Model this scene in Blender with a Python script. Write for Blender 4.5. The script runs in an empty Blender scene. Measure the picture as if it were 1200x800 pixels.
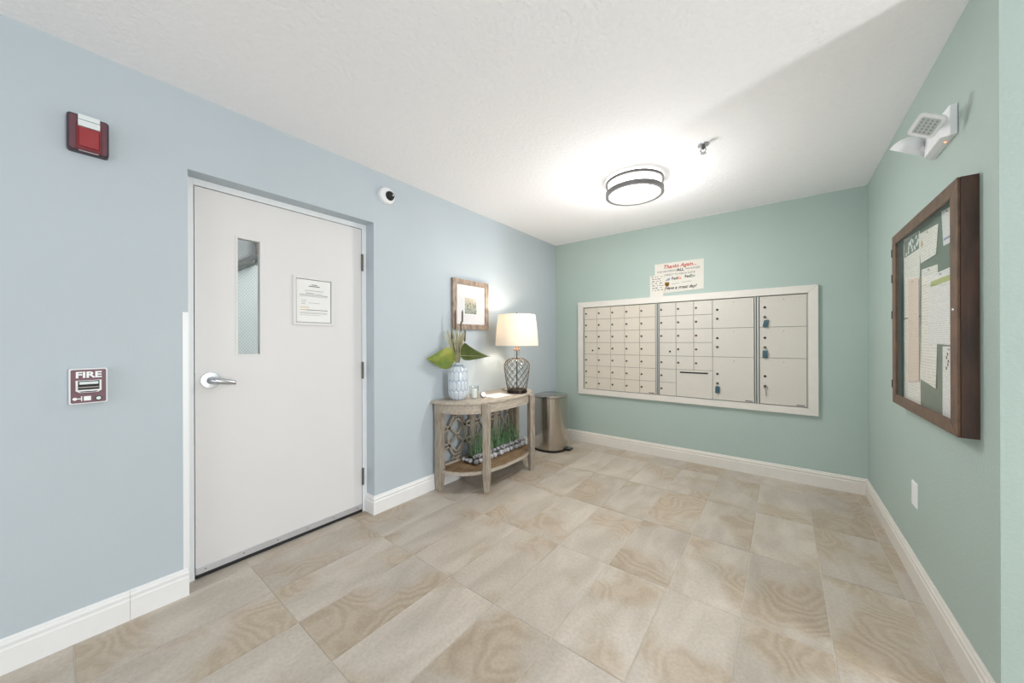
import bpy, bmesh, math, random
from mathutils import Vector, Matrix, Euler

random.seed(7)
scene = bpy.context.scene
C = scene.collection
PI = math.pi
# ------------------------------------------------------------------ camera
CAMX, CAMH, YAW = 2.285, 1.2212, math.radians(37.679)
FPX = 408.42
cam_data = bpy.data.cameras.new('camera')
cam_data.sensor_fit = 'HORIZONTAL'
cam_data.sensor_width = 36.0
cam_data.lens = FPX / 1200 * 36.0
cam_data.clip_start = 0.02
cam_data.shift_y = -0.2 / 1200
cam = bpy.data.objects.new('camera', cam_data)
C.objects.link(cam)
cam.matrix_world = (Matrix.Translation((CAMX, 0, CAMH)) @ Matrix.Rotation(YAW, 4, 'Z')
                    @ Matrix.Rotation(PI / 2, 4, 'X') @ Matrix.Rotation(math.radians(-0.192), 4, 'Z'))
scene.camera = cam

# ------------------------------------------------------------------ world, lights, exposure
scene.view_settings.view_transform = 'Standard'
scene.view_settings.look = 'None'
scene.view_settings.exposure = 0.0
scene.view_settings.gamma = 1.0
scene.view_settings.use_curve_mapping = False
world = bpy.data.worlds.new('world')
scene.world = world
world.use_nodes = True
world.node_tree.nodes['Background'].inputs[0].default_value = (0.9, 0.95, 1.0, 1)
world.node_tree.nodes['Background'].inputs[1].default_value = 1.0

H, D, W = 2.44, 3.878, 2.823            # room: ceiling height, back wall, right wall
HALLX, HALLY, JOG = 5.4, -3.0, 1.784    # lobby end wall, lobby rear wall, end of the right wall


def area_light(name, loc, rot, sx, sy, power, col, spread=PI):
    d = bpy.data.lights.new(name, 'AREA')
    d.shape = 'RECTANGLE'
    d.size, d.size_y, d.energy, d.color, d.spread = sx, sy, power, col, spread
    o = bpy.data.objects.new(name, d)
    o.location, o.rotation_euler = loc, rot
    C.objects.link(o)
    return o


# daylight through the narrow window at the end of the lobby (casts the slanting shade on the ceiling)
area_light('daylight_side_window', (HALLX + 0.06, 0.82, 1.22), (PI / 2, 0, PI / 2), 0.30, 1.7, 76, (0.96, 0.98, 1.0))
# broad soft fill light added behind the camera, outside the rear wall opening
area_light('rear_fill_light', (1.9, HALLY - 0.06, 1.25), (PI / 2, 0, 0), 3.4, 2.0, 30, (0.93, 0.97, 1.0))
LAMP_CEIL = 5.5      # emission of the round ceiling fitting
ROOM_FILL = 19.0    # watts of an added point light in mid-air below the fitting
LAMP_DOWN = 10.0     # watts leaving its underside
LAMP_TABLE = 7.5     # watts of the table lamp bulb


# ------------------------------------------------------------------ materials
def s2l(c):
    return tuple(((v / 255) / 12.92 if v / 255 <= 0.04045 else (((v / 255) + 0.055) / 1.055) ** 2.4) for v in c) + (1,)


MATS = {}


def mat(name, rgb, rough=0.5, metal=0.0, var=0.0, vscale=8.0, bump=0.0, bscale=60.0, rgb2=None, spec=0.5, emit=None, estr=0.0, coat=0.0, stretch=None):
    """principled material with a little procedural variation and relief"""
    if name in MATS:
        return MATS[name]
    m = bpy.data.materials.new(name)
    m.use_nodes = True
    nt = m.node_tree
    b = nt.nodes['Principled BSDF']
    b.inputs['Roughness'].default_value = rough
    b.inputs['Metallic'].default_value = metal
    b.inputs['Specular IOR Level'].default_value = spec
    b.inputs['Coat Weight'].default_value = coat
    tc = nt.nodes.new('ShaderNodeTexCoord')
    vec = tc.outputs['Object']
    if stretch:
        mp = nt.nodes.new('ShaderNodeMapping')
        mp.inputs['Scale'].default_value = stretch
        nt.links.new(vec, mp.inputs['Vector'])
        vec = mp.outputs['Vector']
    c1 = s2l(rgb)
    c2 = s2l(rgb2) if rgb2 else tuple(min(1, v * (1 + var)) for v in c1[:3]) + (1,)
    n = nt.nodes.new('ShaderNodeTexNoise')
    n.inputs['Scale'].default_value = vscale
    n.inputs['Detail'].default_value = 5
    nt.links.new(vec, n.inputs['Vector'])
    r = nt.nodes.new('ShaderNodeValToRGB')
    r.color_ramp.elements[0].position, r.color_ramp.elements[1].position = 0.35, 0.65
    r.color_ramp.elements[0].color, r.color_ramp.elements[1].color = c1, c2
    nt.links.new(n.outputs['Fac'], r.inputs['Fac'])
    nt.links.new(r.outputs['Color'], b.inputs['Base Color'])
    if bump:
        n2 = nt.nodes.new('ShaderNodeTexNoise')
        n2.inputs['Scale'].default_value = bscale
        n2.inputs['Detail'].default_value = 3
        nt.links.new(vec, n2.inputs['Vector'])
        bp = nt.nodes.new('ShaderNodeBump')
        bp.inputs['Strength'].default_value = bump
        bp.inputs['Distance'].default_value = 0.004
        nt.links.new(n2.outputs['Fac'], bp.inputs['Height'])
        nt.links.new(bp.outputs['Normal'], b.inputs['Normal'])
    if emit:
        b.inputs['Emission Color'].default_value = s2l(emit)
        b.inputs['Emission Strength'].default_value = estr
    MATS[name] = m
    return m


M = {}
M['wall_blue'] = mat('wall_blue', (188, 198, 205), 0.62, var=0.03, vscale=2.0, bump=0.10, bscale=90)
M['wall_green'] = mat('wall_green', (173, 190, 183), 0.6, var=0.03, vscale=2.0, bump=0.3, bscale=85)
M['ceiling'] = mat('ceiling_paint', (248, 247, 249), 0.9, var=0.02, vscale=30, bump=1.0, bscale=48)
M['lobby'] = mat('lobby_paint', (222, 222, 218), 0.8, var=0.02, bump=0.1)
M['trim'] = mat('trim_white', (238, 238, 238), 0.45, var=0.02, vscale=14, bump=0.05, bscale=30)
M['trim_warm'] = mat('trim_cream', (224, 219, 211), 0.5, var=0.03, vscale=14, bump=0.05, bscale=30)
M['door'] = mat('door_paint', (226, 224, 224), 0.42, var=0.015, vscale=3)
M['frame_paint'] = mat('frame_paint', (233, 236, 238), 0.4, var=0.015)
M['dark'] = mat('dark_rubber', (28, 28, 30), 0.6)
M['black'] = mat('black_plastic', (14, 14, 15), 0.35)
M['alu'] = mat('aluminium', (205, 206, 210), 0.35, 0.55, var=0.03)
M['satin'] = mat('satin_chrome', (205, 207, 212), 0.24, 1.0)
M['hinge'] = mat('hinge_steel', (120, 116, 110), 0.4, 0.8)
M['white_plastic'] = mat('white_plastic', (240, 241, 242), 0.35)
M['red'] = mat('alarm_red', (112, 38, 46), 0.35, var=0.1)
M['maroon'] = mat('alarm_maroon', (104, 64, 74), 0.4, var=0.15, vscale=20)
M['redlens'] = mat('red_lens', (156, 44, 50), 0.15, coat=0.6)
M['rim'] = mat('alarm_rim', (62, 50, 60), 0.45)
M['lens'] = mat('strobe_lens', (226, 234, 234), 0.12, coat=0.6)
M['paper'] = mat('paper_white', (238, 238, 236), 0.8, var=0.02)
M['card'] = mat('card_offwhite', (222, 218, 208), 0.8, var=0.02)
M['ink'] = mat('ink_grey', (96, 96, 98), 0.8)
M['ink_dark'] = mat('ink_black', (38, 36, 36), 0.8)
M['ink_red'] = mat('ink_red', (190, 62, 50), 0.8)
M['ink_orange'] = mat('ink_orange', (222, 128, 92), 0.8)
M['ink_green'] = mat('ink_green', (110, 140, 110), 0.8)
M['ink_brown'] = mat('ink_brown', (104, 76, 34), 0.8)
M['ink_gold'] = mat('ink_gold', (205, 165, 80), 0.8)
M['ink_blue'] = mat('ink_blue', (150, 160, 190), 0.8)
M['lime'] = mat('lime_bar', (172, 184, 104), 0.8)
M['mail_a'] = mat('mailbox_sand', (214, 205, 191), 0.42, 0.0, var=0.03, vscale=60)
M['mail_b'] = mat('mailbox_grey', (208, 203, 193), 0.42, 0.0, var=0.03, vscale=60)
M['mail_gap'] = mat('mailbox_shadow_gap', (96, 94, 88), 0.6)
M['steel_edge'] = mat('mailbox_jamb', (186, 184, 178), 0.35, 0.5)
M['brass'] = mat('lock_steel', (92, 86, 76), 0.4, 0.5)
M['tag'] = mat('key_tag_blue', (50, 84, 96), 0.4)
M['walnut'] = mat('walnut', (82, 54, 40), 0.42, rgb2=(54, 35, 27), vscale=6, stretch=(6, 6, 0.9), bump=0.1)
M['walnut_front'] = mat('walnut_light', (112, 80, 56), 0.4, rgb2=(84, 58, 42), vscale=7, stretch=(5, 3, 3), bump=0.08)
M['felt'] = mat('felt_green', (104, 118, 104), 0.9, var=0.06, vscale=60)
M['greywash'] = mat('greywash_wood', (180, 169, 154), 0.55, rgb2=(148, 136, 122), vscale=7, stretch=(9, 9, 1.6), bump=0.12, bscale=40)
M['greywash_rail'] = mat('greywash_rail', (190, 180, 166), 0.55, rgb2=(164, 151, 136), vscale=7, stretch=(9, 2, 9), bump=0.12, bscale=40)
M['shelf_wood'] = mat('shelf_wood', (160, 132, 98), 0.5, rgb2=(124, 98, 70), vscale=6, stretch=(9, 2, 9))
M['frame_wood'] = mat('weathered_frame', (176, 158, 142), 0.55, rgb2=(130, 114, 102), vscale=8, stretch=(6, 6, 2), bump=0.1)
M['mat_board'] = mat('mat_board', (226, 225, 227), 0.85)
M['stainless'] = mat('stainless', (186, 178, 168), 0.21, 1.0, var=0.05, vscale=40, stretch=(1, 1, 0.03))
M['lid'] = mat('lid_steel', (190, 184, 178), 0.16, 1.0)
M['nickel'] = mat('brushed_nickel', (112, 111, 110), 0.42, 0.6)
M['glow'] = mat('lamp_diffuser', (255, 255, 255), 0.5, emit=(255, 253, 250), estr=LAMP_CEIL)
M['net'] = mat('net_twine', (96, 76, 60), 0.6)
M['bronze'] = mat('bronze_base', (48, 38, 34), 0.28, 0.7)
M['copper'] = mat('copper_socket', (186, 150, 128), 0.3, 0.8)
M['glaze'] = mat('vase_glaze', (203, 212, 221), 0.18, coat=0.4, var=0.04)
M['glaze_blue'] = mat('vase_glaze_blue', (158, 173, 192), 0.2, coat=0.4)
M['leaf'] = mat('leaf_green', (110, 136, 66), 0.5, rgb2=(156, 158, 66), vscale=14)
M['leaf_dark'] = mat('leaf_dark_green', (80, 98, 48), 0.5, rgb2=(108, 118, 56), vscale=14)
M['reed'] = mat('reed_tan', (196, 190, 158), 0.7, rgb2=(150, 146, 110), vscale=20)
M['cattail'] = mat('cattail_brown', (92, 78, 68), 0.8, var=0.2, vscale=40)
M['grass'] = mat('faux_grass', (74, 126, 82), 0.5, rgb2=(160, 190, 148), vscale=25)
M['pebble'] = mat('pebble_grey', (214, 212, 212), 0.5, rgb2=(150, 150, 156), vscale=1.2)
_pm = M['pebble'].node_tree
_oi = _pm.nodes.new('ShaderNodeObjectInfo'); _mr = _pm.nodes.new('ShaderNodeMapRange'); _mr.inputs[3].default_value = 0.45; _mr.inputs[4].default_value = 1.15
_vs = _pm.nodes.new('ShaderNodeVectorMath'); _vs.operation = 'SCALE'
_pm.links.new(_oi.outputs['Random'], _mr.inputs[0]); _pm.links.new(_mr.outputs[0], _vs.inputs['Scale'])
_src = _pm.nodes['Principled BSDF'].inputs['Base Color'].links[0].from_socket
_pm.links.new(_src, _vs.inputs[0]); _pm.links.new(_vs.outputs[0], _pm.nodes['Principled BSDF'].inputs['Base Color'])
M['soil'] = mat('tray_dark', (60, 58, 54), 0.8)
M['grout'] = mat('grout', (198, 190, 178), 0.8, var=0.06, vscale=30)
M['stair_dark'] = mat('stair_dark', (58, 58, 58), 0.6)
M['stair_grey'] = mat('stair_grey', (156, 158, 158), 0.7)
M['stair_wall'] = mat('stair_wall', (222, 224, 222), 0.7)
M['stair_tan'] = mat('stair_tan', (206, 172, 138), 0.7)
M['led'] = mat('led_red', (255, 120, 80), 0.3, emit=(255, 110, 70), estr=6)
M['led_panel'] = mat('led_panel', (196, 204, 200), 0.2)
M['candle'] = mat('candle_wax', (244, 242, 236), 0.5)


def tile_material():
    m = bpy.data.materials.new('sandstone_tile')
    m.use_nodes = True
    nt = m.node_tree
    N, L = nt.nodes, nt.links
    b = N['Principled BSDF']
    b.inputs['Roughness'].default_value = 0.38
    tc = N.new('ShaderNodeTexCoord')
    oi = N.new('ShaderNodeObjectInfo')
    sc = N.new('ShaderNodeVectorMath'); sc.operation = 'SCALE'
    sc.inputs[0].default_value = (37.0, 53.0, 19.0)
    L.new(oi.outputs['Random'], sc.inputs['Scale'])
    add = N.new('ShaderNodeVectorMath')
    L.new(tc.outputs['Object'], add.inputs[0]); L.new(sc.outputs[0], add.inputs[1])
    # long soft streaks along the tile
    mp = N.new('ShaderNodeMapping'); mp.inputs['Rotation'].default_value = (0, 0, 0.18); mp.inputs['Scale'].default_value = (4.2, 1.5, 1)
    L.new(add.outputs[0], mp.inputs[0])
    n1 = N.new('ShaderNodeTexNoise'); n1.inputs['Scale'].default_value = 1.6; n1.inputs['Detail'].default_value = 7
    n1.inputs['Distortion'].default_value = 0.7
    L.new(mp.outputs[0], n1.inputs['Vector'])
    # contour lines of a smooth noise: the agate-like strata of sandstone
    n3 = N.new('ShaderNodeTexNoise'); n3.inputs['Scale'].default_value = 2.1; n3.inputs['Detail'].default_value = 2.5
    n3.inputs['Roughness'].default_value = 0.42
    ad3 = N.new('ShaderNodeVectorMath'); ad3.inputs[1].default_value = (3.3, 8.1, 6.6)
    L.new(add.outputs[0], ad3.inputs[0]); L.new(ad3.outputs[0], n3.inputs['Vector'])
    k3 = N.new('ShaderNodeMath'); k3.operation = 'MULTIPLY'; k3.inputs[1].default_value = 135.0
    L.new(n3.outputs['Fac'], k3.inputs[0])
    s3 = N.new('ShaderNodeMath'); s3.operation = 'SINE'; L.new(k3.outputs[0], s3.inputs[0])
    # where the brown strata show
    n2 = N.new('ShaderNodeTexNoise'); n2.inputs['Scale'].default_value = 2.4; n2.inputs['Detail'].default_value = 2
    ad2 = N.new('ShaderNodeVectorMath'); ad2.inputs[1].default_value = (9.1, 4.7, 2.2)
    L.new(add.outputs[0], ad2.inputs[0]); L.new(ad2.outputs[0], n2.inputs['Vector'])
    msk = N.new('ShaderNodeMapRange'); msk.interpolation_type = 'SMOOTHSTEP'; msk.inputs[1].default_value = 0.47; msk.inputs[2].default_value = 0.60
    L.new(n2.outputs['Fac'], msk.inputs[0])
    fine = N.new('ShaderNodeTexNoise'); fine.inputs['Scale'].default_value = 70; fine.inputs['Detail'].default_value = 4
    L.new(tc.outputs['Object'], fine.inputs['Vector'])
    r1 = N.new('ShaderNodeValToRGB')
    e = r1.color_ramp.elements
    e[0].position, e[0].color = 0.34, s2l((181, 171, 158))
    e[1].position, e[1].color = 0.66, s2l((202, 192, 180))
    L.new(n1.outputs['Fac'], r1.inputs['Fac'])
    r2 = N.new('ShaderNodeValToRGB')
    e = r2.color_ramp.elements
    e[0].position, e[0].color = 0.1, s2l((170, 150, 124))
    e[1].position, e[1].color = 0.9, s2l((186, 169, 147))
    rg = N.new('ShaderNodeMapRange'); rg.inputs[1].default_value = -1.0
    L.new(s3.outputs[0], rg.inputs[0]); L.new(rg.outputs[0], r2.inputs['Fac'])
    mk2 = N.new('ShaderNodeMath'); mk2.operation = 'MULTIPLY'; mk2.inputs[1].default_value = 0.68
    L.new(msk.outputs[0], mk2.inputs[0])
    mx = N.new('ShaderNodeMix'); mx.data_type = 'RGBA'
    L.new(mk2.outputs[0], mx.inputs[0]); L.new(r1.outputs[0], mx.inputs[6]); L.new(r2.outputs[0], mx.inputs[7])
    mf = N.new('ShaderNodeMapRange'); mf.inputs[1].default_value = 0.3; mf.inputs[2].default_value = 0.7
    mf.inputs[3].default_value = 0.9; mf.inputs[4].default_value = 1.06
    L.new(fine.outputs['Fac'], mf.inputs[0])
    # whole-tile tone
    mt = N.new('ShaderNodeMapRange'); mt.inputs[3].default_value = 0.93; mt.inputs[4].default_value = 1.05
    L.new(oi.outputs['Random'], mt.inputs[0])
    mm = N.new('ShaderNodeMath'); mm.operation = 'MULTIPLY'
    L.new(mf.outputs[0], mm.inputs[0]); L.new(mt.outputs[0], mm.inputs[1])
    vm = N.new('ShaderNodeVectorMath'); vm.operation = 'SCALE'
    L.new(mx.outputs[2], vm.inputs[0]); L.new(mm.outputs[0], vm.inputs['Scale'])
    L.new(vm.outputs[0], b.inputs['Base Color'])
    bp = N.new('ShaderNodeBump'); bp.inputs['Strength'].default_value = 0.12; bp.inputs['Distance'].default_value = 0.002
    L.new(fine.outputs['Fac'], bp.inputs['Height']); L.new(bp.outputs[0], b.inputs['Normal'])
    return m


M['tile'] = tile_material()


def glass_material(name, alpha, tint=(0.95, 0.97, 0.97), rough=0.02, wires=False, ior=1.4):
    """thin clear sheet: mostly lets light straight through, with a mirror sheen"""
    m = bpy.data.materials.new(name)
    m.use_nodes = True
    nt = m.node_tree
    N, L = nt.nodes, nt.links
    N.remove(N['Principled BSDF'])
    out = N['Material Output']
    tr = N.new('ShaderNodeBsdfTransparent'); tr.inputs[0].default_value = tint + (1,)
    gl = N.new('ShaderNodeBsdfGlossy'); gl.inputs['Roughness'].default_value = rough
    fr = N.new('ShaderNodeFresnel')
    ge = N.new('ShaderNodeNewGeometry')
    io = N.new('ShaderNodeMapRange'); io.inputs[3].default_value = ior; io.inputs[4].default_value = 1 / ior
    L.new(ge.outputs['Backfacing'], io.inputs[0]); L.new(io.outputs[0], fr.inputs[0])
    ma = N.new('ShaderNodeMath'); ma.operation = 'ADD'; ma.inputs[1].default_value = alpha; ma.use_clamp = True
    L.new(fr.outputs[0], ma.inputs[0])
    mx = N.new('ShaderNodeMixShader')
    L.new(ma.outputs[0], mx.inputs[0]); L.new(tr.outputs[0], mx.inputs[1]); L.new(gl.outputs[0], mx.inputs[2])
    last = mx
    if wires:
        tc = N.new('ShaderNodeTexCoord')
        fac = None
        for ang in (0.9, -0.9):
            mp = N.new('ShaderNodeMapping'); mp.inputs['Rotation'].default_value = (ang, 0, 0)
            L.new(tc.outputs['Object'], mp.inputs[0])
            wv = N.new('ShaderNodeTexWave'); wv.bands_direction = 'Z'; wv.inputs['Scale'].default_value = 26
            L.new(mp.outputs[0], wv.inputs[0])
            gt = N.new('ShaderNodeMath'); gt.operation = 'GREATER_THAN'; gt.inputs[1].default_value = 0.90
            L.new(wv.outputs['Fac'], gt.inputs[0])
            if fac is None:
                fac = gt
            else:
                mxx = N.new('ShaderNodeMath'); mxx.operation = 'MAXIMUM'
                L.new(fac.outputs[0], mxx.inputs[0]); L.new(gt.outputs[0], mxx.inputs[1]); fac = mxx
        df = N.new('ShaderNodeBsdfDiffuse'); df.inputs[0].default_value = s2l((150, 154, 154))
        m2 = N.new('ShaderNodeMixShader')
        half = N.new('ShaderNodeMath'); half.operation = 'MULTIPLY'; half.inputs[1].default_value = 0.14
        L.new(fac.outputs[0], half.inputs[0])
        L.new(half.outputs[0], m2.inputs[0]); L.new(mx.outputs[0], m2.inputs[1]); L.new(df.outputs[0], m2.inputs[2])
        last = m2
    L.new(last.outputs[0], out.inputs['Surface'])
    return m


M['glass'] = glass_material('clear_glass', 0.02)
M['case_glass'] = glass_material('case_glass', 0.0, (0.98, 0.985, 0.98), ior=1.12)
M['wire_glass'] = glass_material('wired_glass', 0.03, (0.95, 0.96, 0.96), wires=True)


def shade_material():
    m = bpy.data.materials.new('linen_shade')
    m.use_nodes = True
    nt = m.node_tree
    N, L = nt.nodes, nt.links
    N.remove(N['Principled BSDF'])
    df = N.new('ShaderNodeBsdfDiffuse'); df.inputs[0].default_value = s2l((244, 238, 228))
    tl = N.new('ShaderNodeBsdfTranslucent'); tl.inputs[0].default_value = s2l((250, 240, 224))
    tc = N.new('ShaderNodeTexCoord')
    n = N.new('ShaderNodeTexNoise'); n.inputs['Scale'].default_value = 120
    L.new(tc.outputs['Object'], n.inputs[0])
    mr = N.new('ShaderNodeMapRange'); mr.inputs[3].default_value = 0.20; mr.inputs[4].default_value = 0.26
    L.new(n.outputs['Fac'], mr.inputs[0])
    mx = N.new('ShaderNodeMixShader')
    L.new(mr.outputs[0], mx.inputs[0]); L.new(df.outputs[0], mx.inputs[1]); L.new(tl.outputs[0], mx.inputs[2])
    L.new(mx.outputs[0], N['Material Output'].inputs['Surface'])
    return m


M['shade'] = shade_material()


def print_material(name, paper, ink, spacing, fill=0.5, amount=0.35):
    """paper with rows of faint unreadable print (rows along Z, words along the width)"""
    m = bpy.data.materials.new(name)
    m.use_nodes = True
    nt = m.node_tree
    N, L = nt.nodes, nt.links
    b = N['Principled BSDF']; b.inputs['Roughness'].default_value = 0.8
    tc = N.new('ShaderNodeTexCoord')
    sp = N.new('ShaderNodeSeparateXYZ'); L.new(tc.outputs['Object'], sp.inputs[0])
    mz = N.new('ShaderNodeMath'); mz.operation = 'MULTIPLY'; mz.inputs[1].default_value = 1 / spacing
    L.new(sp.outputs['Z'], mz.inputs[0])
    fr = N.new('ShaderNodeMath'); fr.operation = 'FRACT'; L.new(mz.outputs[0], fr.inputs[0])
    lt = N.new('ShaderNodeMath'); lt.operation = 'LESS_THAN'; lt.inputs[1].default_value = fill; L.new(fr.outputs[0], lt.inputs[0])
    mp = N.new('ShaderNodeMapping'); mp.inputs['Scale'].default_value = (60, 60, 1 / spacing * 0.7)
    L.new(tc.outputs['Object'], mp.inputs[0])
    n = N.new('ShaderNodeTexNoise'); n.inputs['Scale'].default_value = 1.0; L.new(mp.outputs[0], n.inputs[0])
    gt = N.new('ShaderNodeMath'); gt.operation = 'GREATER_THAN'; gt.inputs[1].default_value = 0.45; L.new(n.outputs['Fac'], gt.inputs[0])
    mu = N.new('ShaderNodeMath'); mu.operation = 'MULTIPLY'; L.new(lt.outputs[0], mu.inputs[0]); L.new(gt.outputs[0], mu.inputs[1])
    m3 = N.new('ShaderNodeMath'); m3.operation = 'MULTIPLY'; m3.inputs[1].default_value = amount; L.new(mu.outputs[0], m3.inputs[0])
    mx = N.new('ShaderNodeMix'); mx.data_type = 'RGBA'
    mx.inputs[6].default_value = s2l(paper); mx.inputs[7].default_value = s2l(ink)
    L.new(m3.outputs[0], mx.inputs[0]); L.new(mx.outputs[2], b.inputs['Base Color'])
    return m


M['print_white'] = print_material('print_white', (238, 235, 226), (140, 138, 132), 0.013, 0.45, 0.3)
M['print_pink'] = print_material('print_pink', (226, 206, 190), (176, 140, 124), 0.012, 0.5, 0.3)
M['print_fine'] = print_material('print_fine', (234, 234, 232), (140, 140, 140), 0.009, 0.4, 0.3)


def art_material():
    m = bpy.data.materials.new('small_landscape_print')
    m.use_nodes = True
    nt = m.node_tree
    N, L = nt.nodes, nt.links
    b = N['Principled BSDF']; b.inputs['Roughness'].default_value = 0.8
    tc = N.new('ShaderNodeTexCoord')
    sp = N.new('ShaderNodeSeparateXYZ'); L.new(tc.outputs['Generated'], sp.inputs[0])
    r = N.new('ShaderNodeValToRGB'); L.new(sp.outputs['Z'], r.inputs[0])
    e = r.color_ramp.elements
    e[0].position, e[0].color = 0.0, s2l((150, 160, 154))
    e[1].position, e[1].color = 1.0, s2l((206, 196, 184))
    x = r.color_ramp.elements.new(0.5); x.color = s2l((186, 184, 164))
    n = N.new('ShaderNodeTexNoise'); n.inputs['Scale'].default_value = 90; n.inputs['Detail'].default_value = 2
    L.new(tc.outputs['Object'], n.inputs[0])
    gt = N.new('ShaderNodeMath'); gt.operation = 'GREATER_THAN'; gt.inputs[1].default_value = 0.58; L.new(n.outputs['Fac'], gt.inputs[0])
    lz = N.new('ShaderNodeMath'); lz.operation = 'LESS_THAN'; lz.inputs[1].default_value = 0.72; L.new(sp.outputs['Z'], lz.inputs[0])
    mu = N.new('ShaderNodeMath'); mu.operation = 'MULTIPLY'; L.new(gt.outputs[0], mu.inputs[0]); L.new(lz.outputs[0], mu.inputs[1])
    mx = N.new('ShaderNodeMix'); mx.data_type = 'RGBA'; mx.inputs[7].default_value = s2l((84, 92, 84))
    L.new(mu.outputs[0], mx.inputs[0]); L.new(r.outputs[0], mx.inputs[6]); L.new(mx.outputs[2], b.inputs['Base Color'])
    return m


M['art'] = art_material()


# ------------------------------------------------------------------ mesh helpers
class MB:
    """collects shapes in world coordinates and links them as ONE mesh object"""

    def __init__(self):
        self.v, self.f, self.mi = [], [], []

    def quad(self, a, b, c, d, mi=0):
        n = len(self.v)
        self.v += [tuple(a), tuple(b), tuple(c), tuple(d)]
        self.f.append((n, n + 1, n + 2, n + 3)); self.mi.append(mi)

    def box(self, x0, x1, y0, y1, z0, z1, mi=0):
        n = len(self.v)
        self.v += [(x0, y0, z0), (x1, y0, z0), (x1, y1, z0), (x0, y1, z0), (x0, y0, z1), (x1, y0, z1), (x1, y1, z1), (x0, y1, z1)]
        for q in ((0, 3, 2, 1), (4, 5, 6, 7), (0, 1, 5, 4), (1, 2, 6, 5), (2, 3, 7, 6), (3, 0, 4, 7)):
            self.f.append(tuple(n + i for i in q)); self.mi.append(mi)
        return self

    def hexa(self, pts, mi=0):
        """8 points: bottom ring of 4, top ring of 4"""
        n = len(self.v)
        self.v += [tuple(p) for p in pts]
        for q in ((0, 3, 2, 1), (4, 5, 6, 7), (0, 1, 5, 4), (1, 2, 6, 5), (2, 3, 7, 6), (3, 0, 4, 7)):
            self.f.append(tuple(n + i for i in q)); self.mi.append(mi)
        return self

    def prism(self, poly, off, mi=0):
        """closed polygon of 3-D points swept by the vector off"""
        n, k = len(self.v), len(poly)
        off = Vector(off)
        self.v += [tuple(p) for p in poly] + [tuple(Vector(p) + off) for p in poly]
        self.f.append(tuple(range(n + k - 1, n - 1, -1))); self.mi.append(mi)
        self.f.append(tuple(range(n + k, n + 2 * k))); self.mi.append(mi)
        for i in range(k):
            j = (i + 1) % k
            self.f.append((n + i, n + j, n + k + j, n + k + i)); self.mi.append(mi)
        return self

    def rings(self, rings, close=True, cap0=True, cap1=True, mi=0):
        """loft a list of equal-length rings of 3-D points"""
        n, k = len(self.v), len(rings[0])
        for r in rings:
            self.v += [tuple(p) for p in r]
        for a in range(len(rings) - 1):
            for i in range(k if close else k - 1):
                j = (i + 1) % k
                self.f.append((n + a * k + i, n + a * k + j, n + (a + 1) * k + j, n + (a + 1) * k + i)); self.mi.append(mi)
        if cap0:
            self.f.append(tuple(n + i for i in range(k - 1, -1, -1))); self.mi.append(mi)
        if cap1:
            m = n + (len(rings) - 1) * k
            self.f.append(tuple(m + i for i in range(k))); self.mi.append(mi)
        return self

    def lathe(self, prof, c, axis=(0, 0, 1), seg=32, cap0=True, cap1=True, mi=0):
        """profile [(radius, along)] turned about an axis through c"""
        ax = Vector(axis).normalized()
        u = ax.orthogonal().normalized(); w = ax.cross(u)
        c = Vector(c)
        rs = [[c + ax * h + u * (r * math.cos(2 * PI * i / seg)) + w * (r * math.sin(2 * PI * i / seg)) for i in range(seg)] for r, h in prof]
        return self.rings(rs, True, cap0, cap1, mi)

    def tube(self, path, r, seg=6, mi=0, caps=True):
        path = [Vector(p) for p in path]
        rs, prev = [], None
        for i, p in enumerate(path):
            t = (path[min(i + 1, len(path) - 1)] - path[max(i - 1, 0)]).normalized()
            u = t.orthogonal().normalized() if prev is None else (prev - t * prev.dot(t)).normalized()
            prev = u
            w = t.cross(u)
            rr = r[i] if isinstance(r, (list, tuple)) else r
            rs.append([p + u * (rr * math.cos(2 * PI * k / seg)) + w * (rr * math.sin(2 * PI * k / seg)) for k in range(seg)])
        return self.rings(rs, True, caps, caps, mi)

    def build(self, name, m, parent=None, bevel=0.0, smooth=False, origin=None):
        if parent is not None:
            org = Vector(parent['_o'])
        elif origin is not None:
            org = Vector(origin)
        else:
            xs = [v[0] for v in self.v]; ys = [v[1] for v in self.v]; zs = [v[2] for v in self.v]
            org = Vector(((min(xs) + max(xs)) / 2, (min(ys) + max(ys)) / 2, min(zs)))
        me = bpy.data.meshes.new(name)
        me.from_pydata([tuple(Vector(v) - org) for v in self.v], [], self.f)
        for mm in (m if isinstance(m, (list, tuple)) else [m]):
            me.materials.append(M[mm])
        for p, mi in zip(me.polygons, self.mi):
            p.material_index = mi
            p.use_smooth = smooth
        bm = bmesh.new(); bm.from_mesh(me)
        bmesh.ops.recalc_face_normals(bm, faces=bm.faces)
        if bevel:
            ed = [e for e in bm.edges if len(e.link_faces) == 2 and e.calc_face_angle(0) > 0.5]
            bmesh.ops.bevel(bm, geom=ed, offset=bevel, segments=2, affect='EDGES', profile=0.6, clamp_overlap=True)
        bm.to_mesh(me); bm.free()
        if smooth:
            try:
                me.set_sharp_from_angle(angle=math.radians(40))
            except Exception:
                pass
        o = bpy.data.objects.new(name, me)
        C.objects.link(o)
        if parent is not None:
            o.parent = parent
        else:
            o.location = org
        o['_o'] = tuple(org)
        return o


def tag(o, label=None, cat=None, group=None, kind=None):
    if label: o['label'] = label
    if cat: o['category'] = cat
    if group: o['group'] = group
    if kind: o['kind'] = kind
    return o


def thing(name, loc, label, cat, group=None, kind=None):
    o = bpy.data.objects.new(name, None)
    o.empty_display_size = 0.05
    o.location = loc
    o['_o'] = tuple(loc)
    C.objects.link(o)
    return tag(o, label, cat, group, kind)


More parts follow.
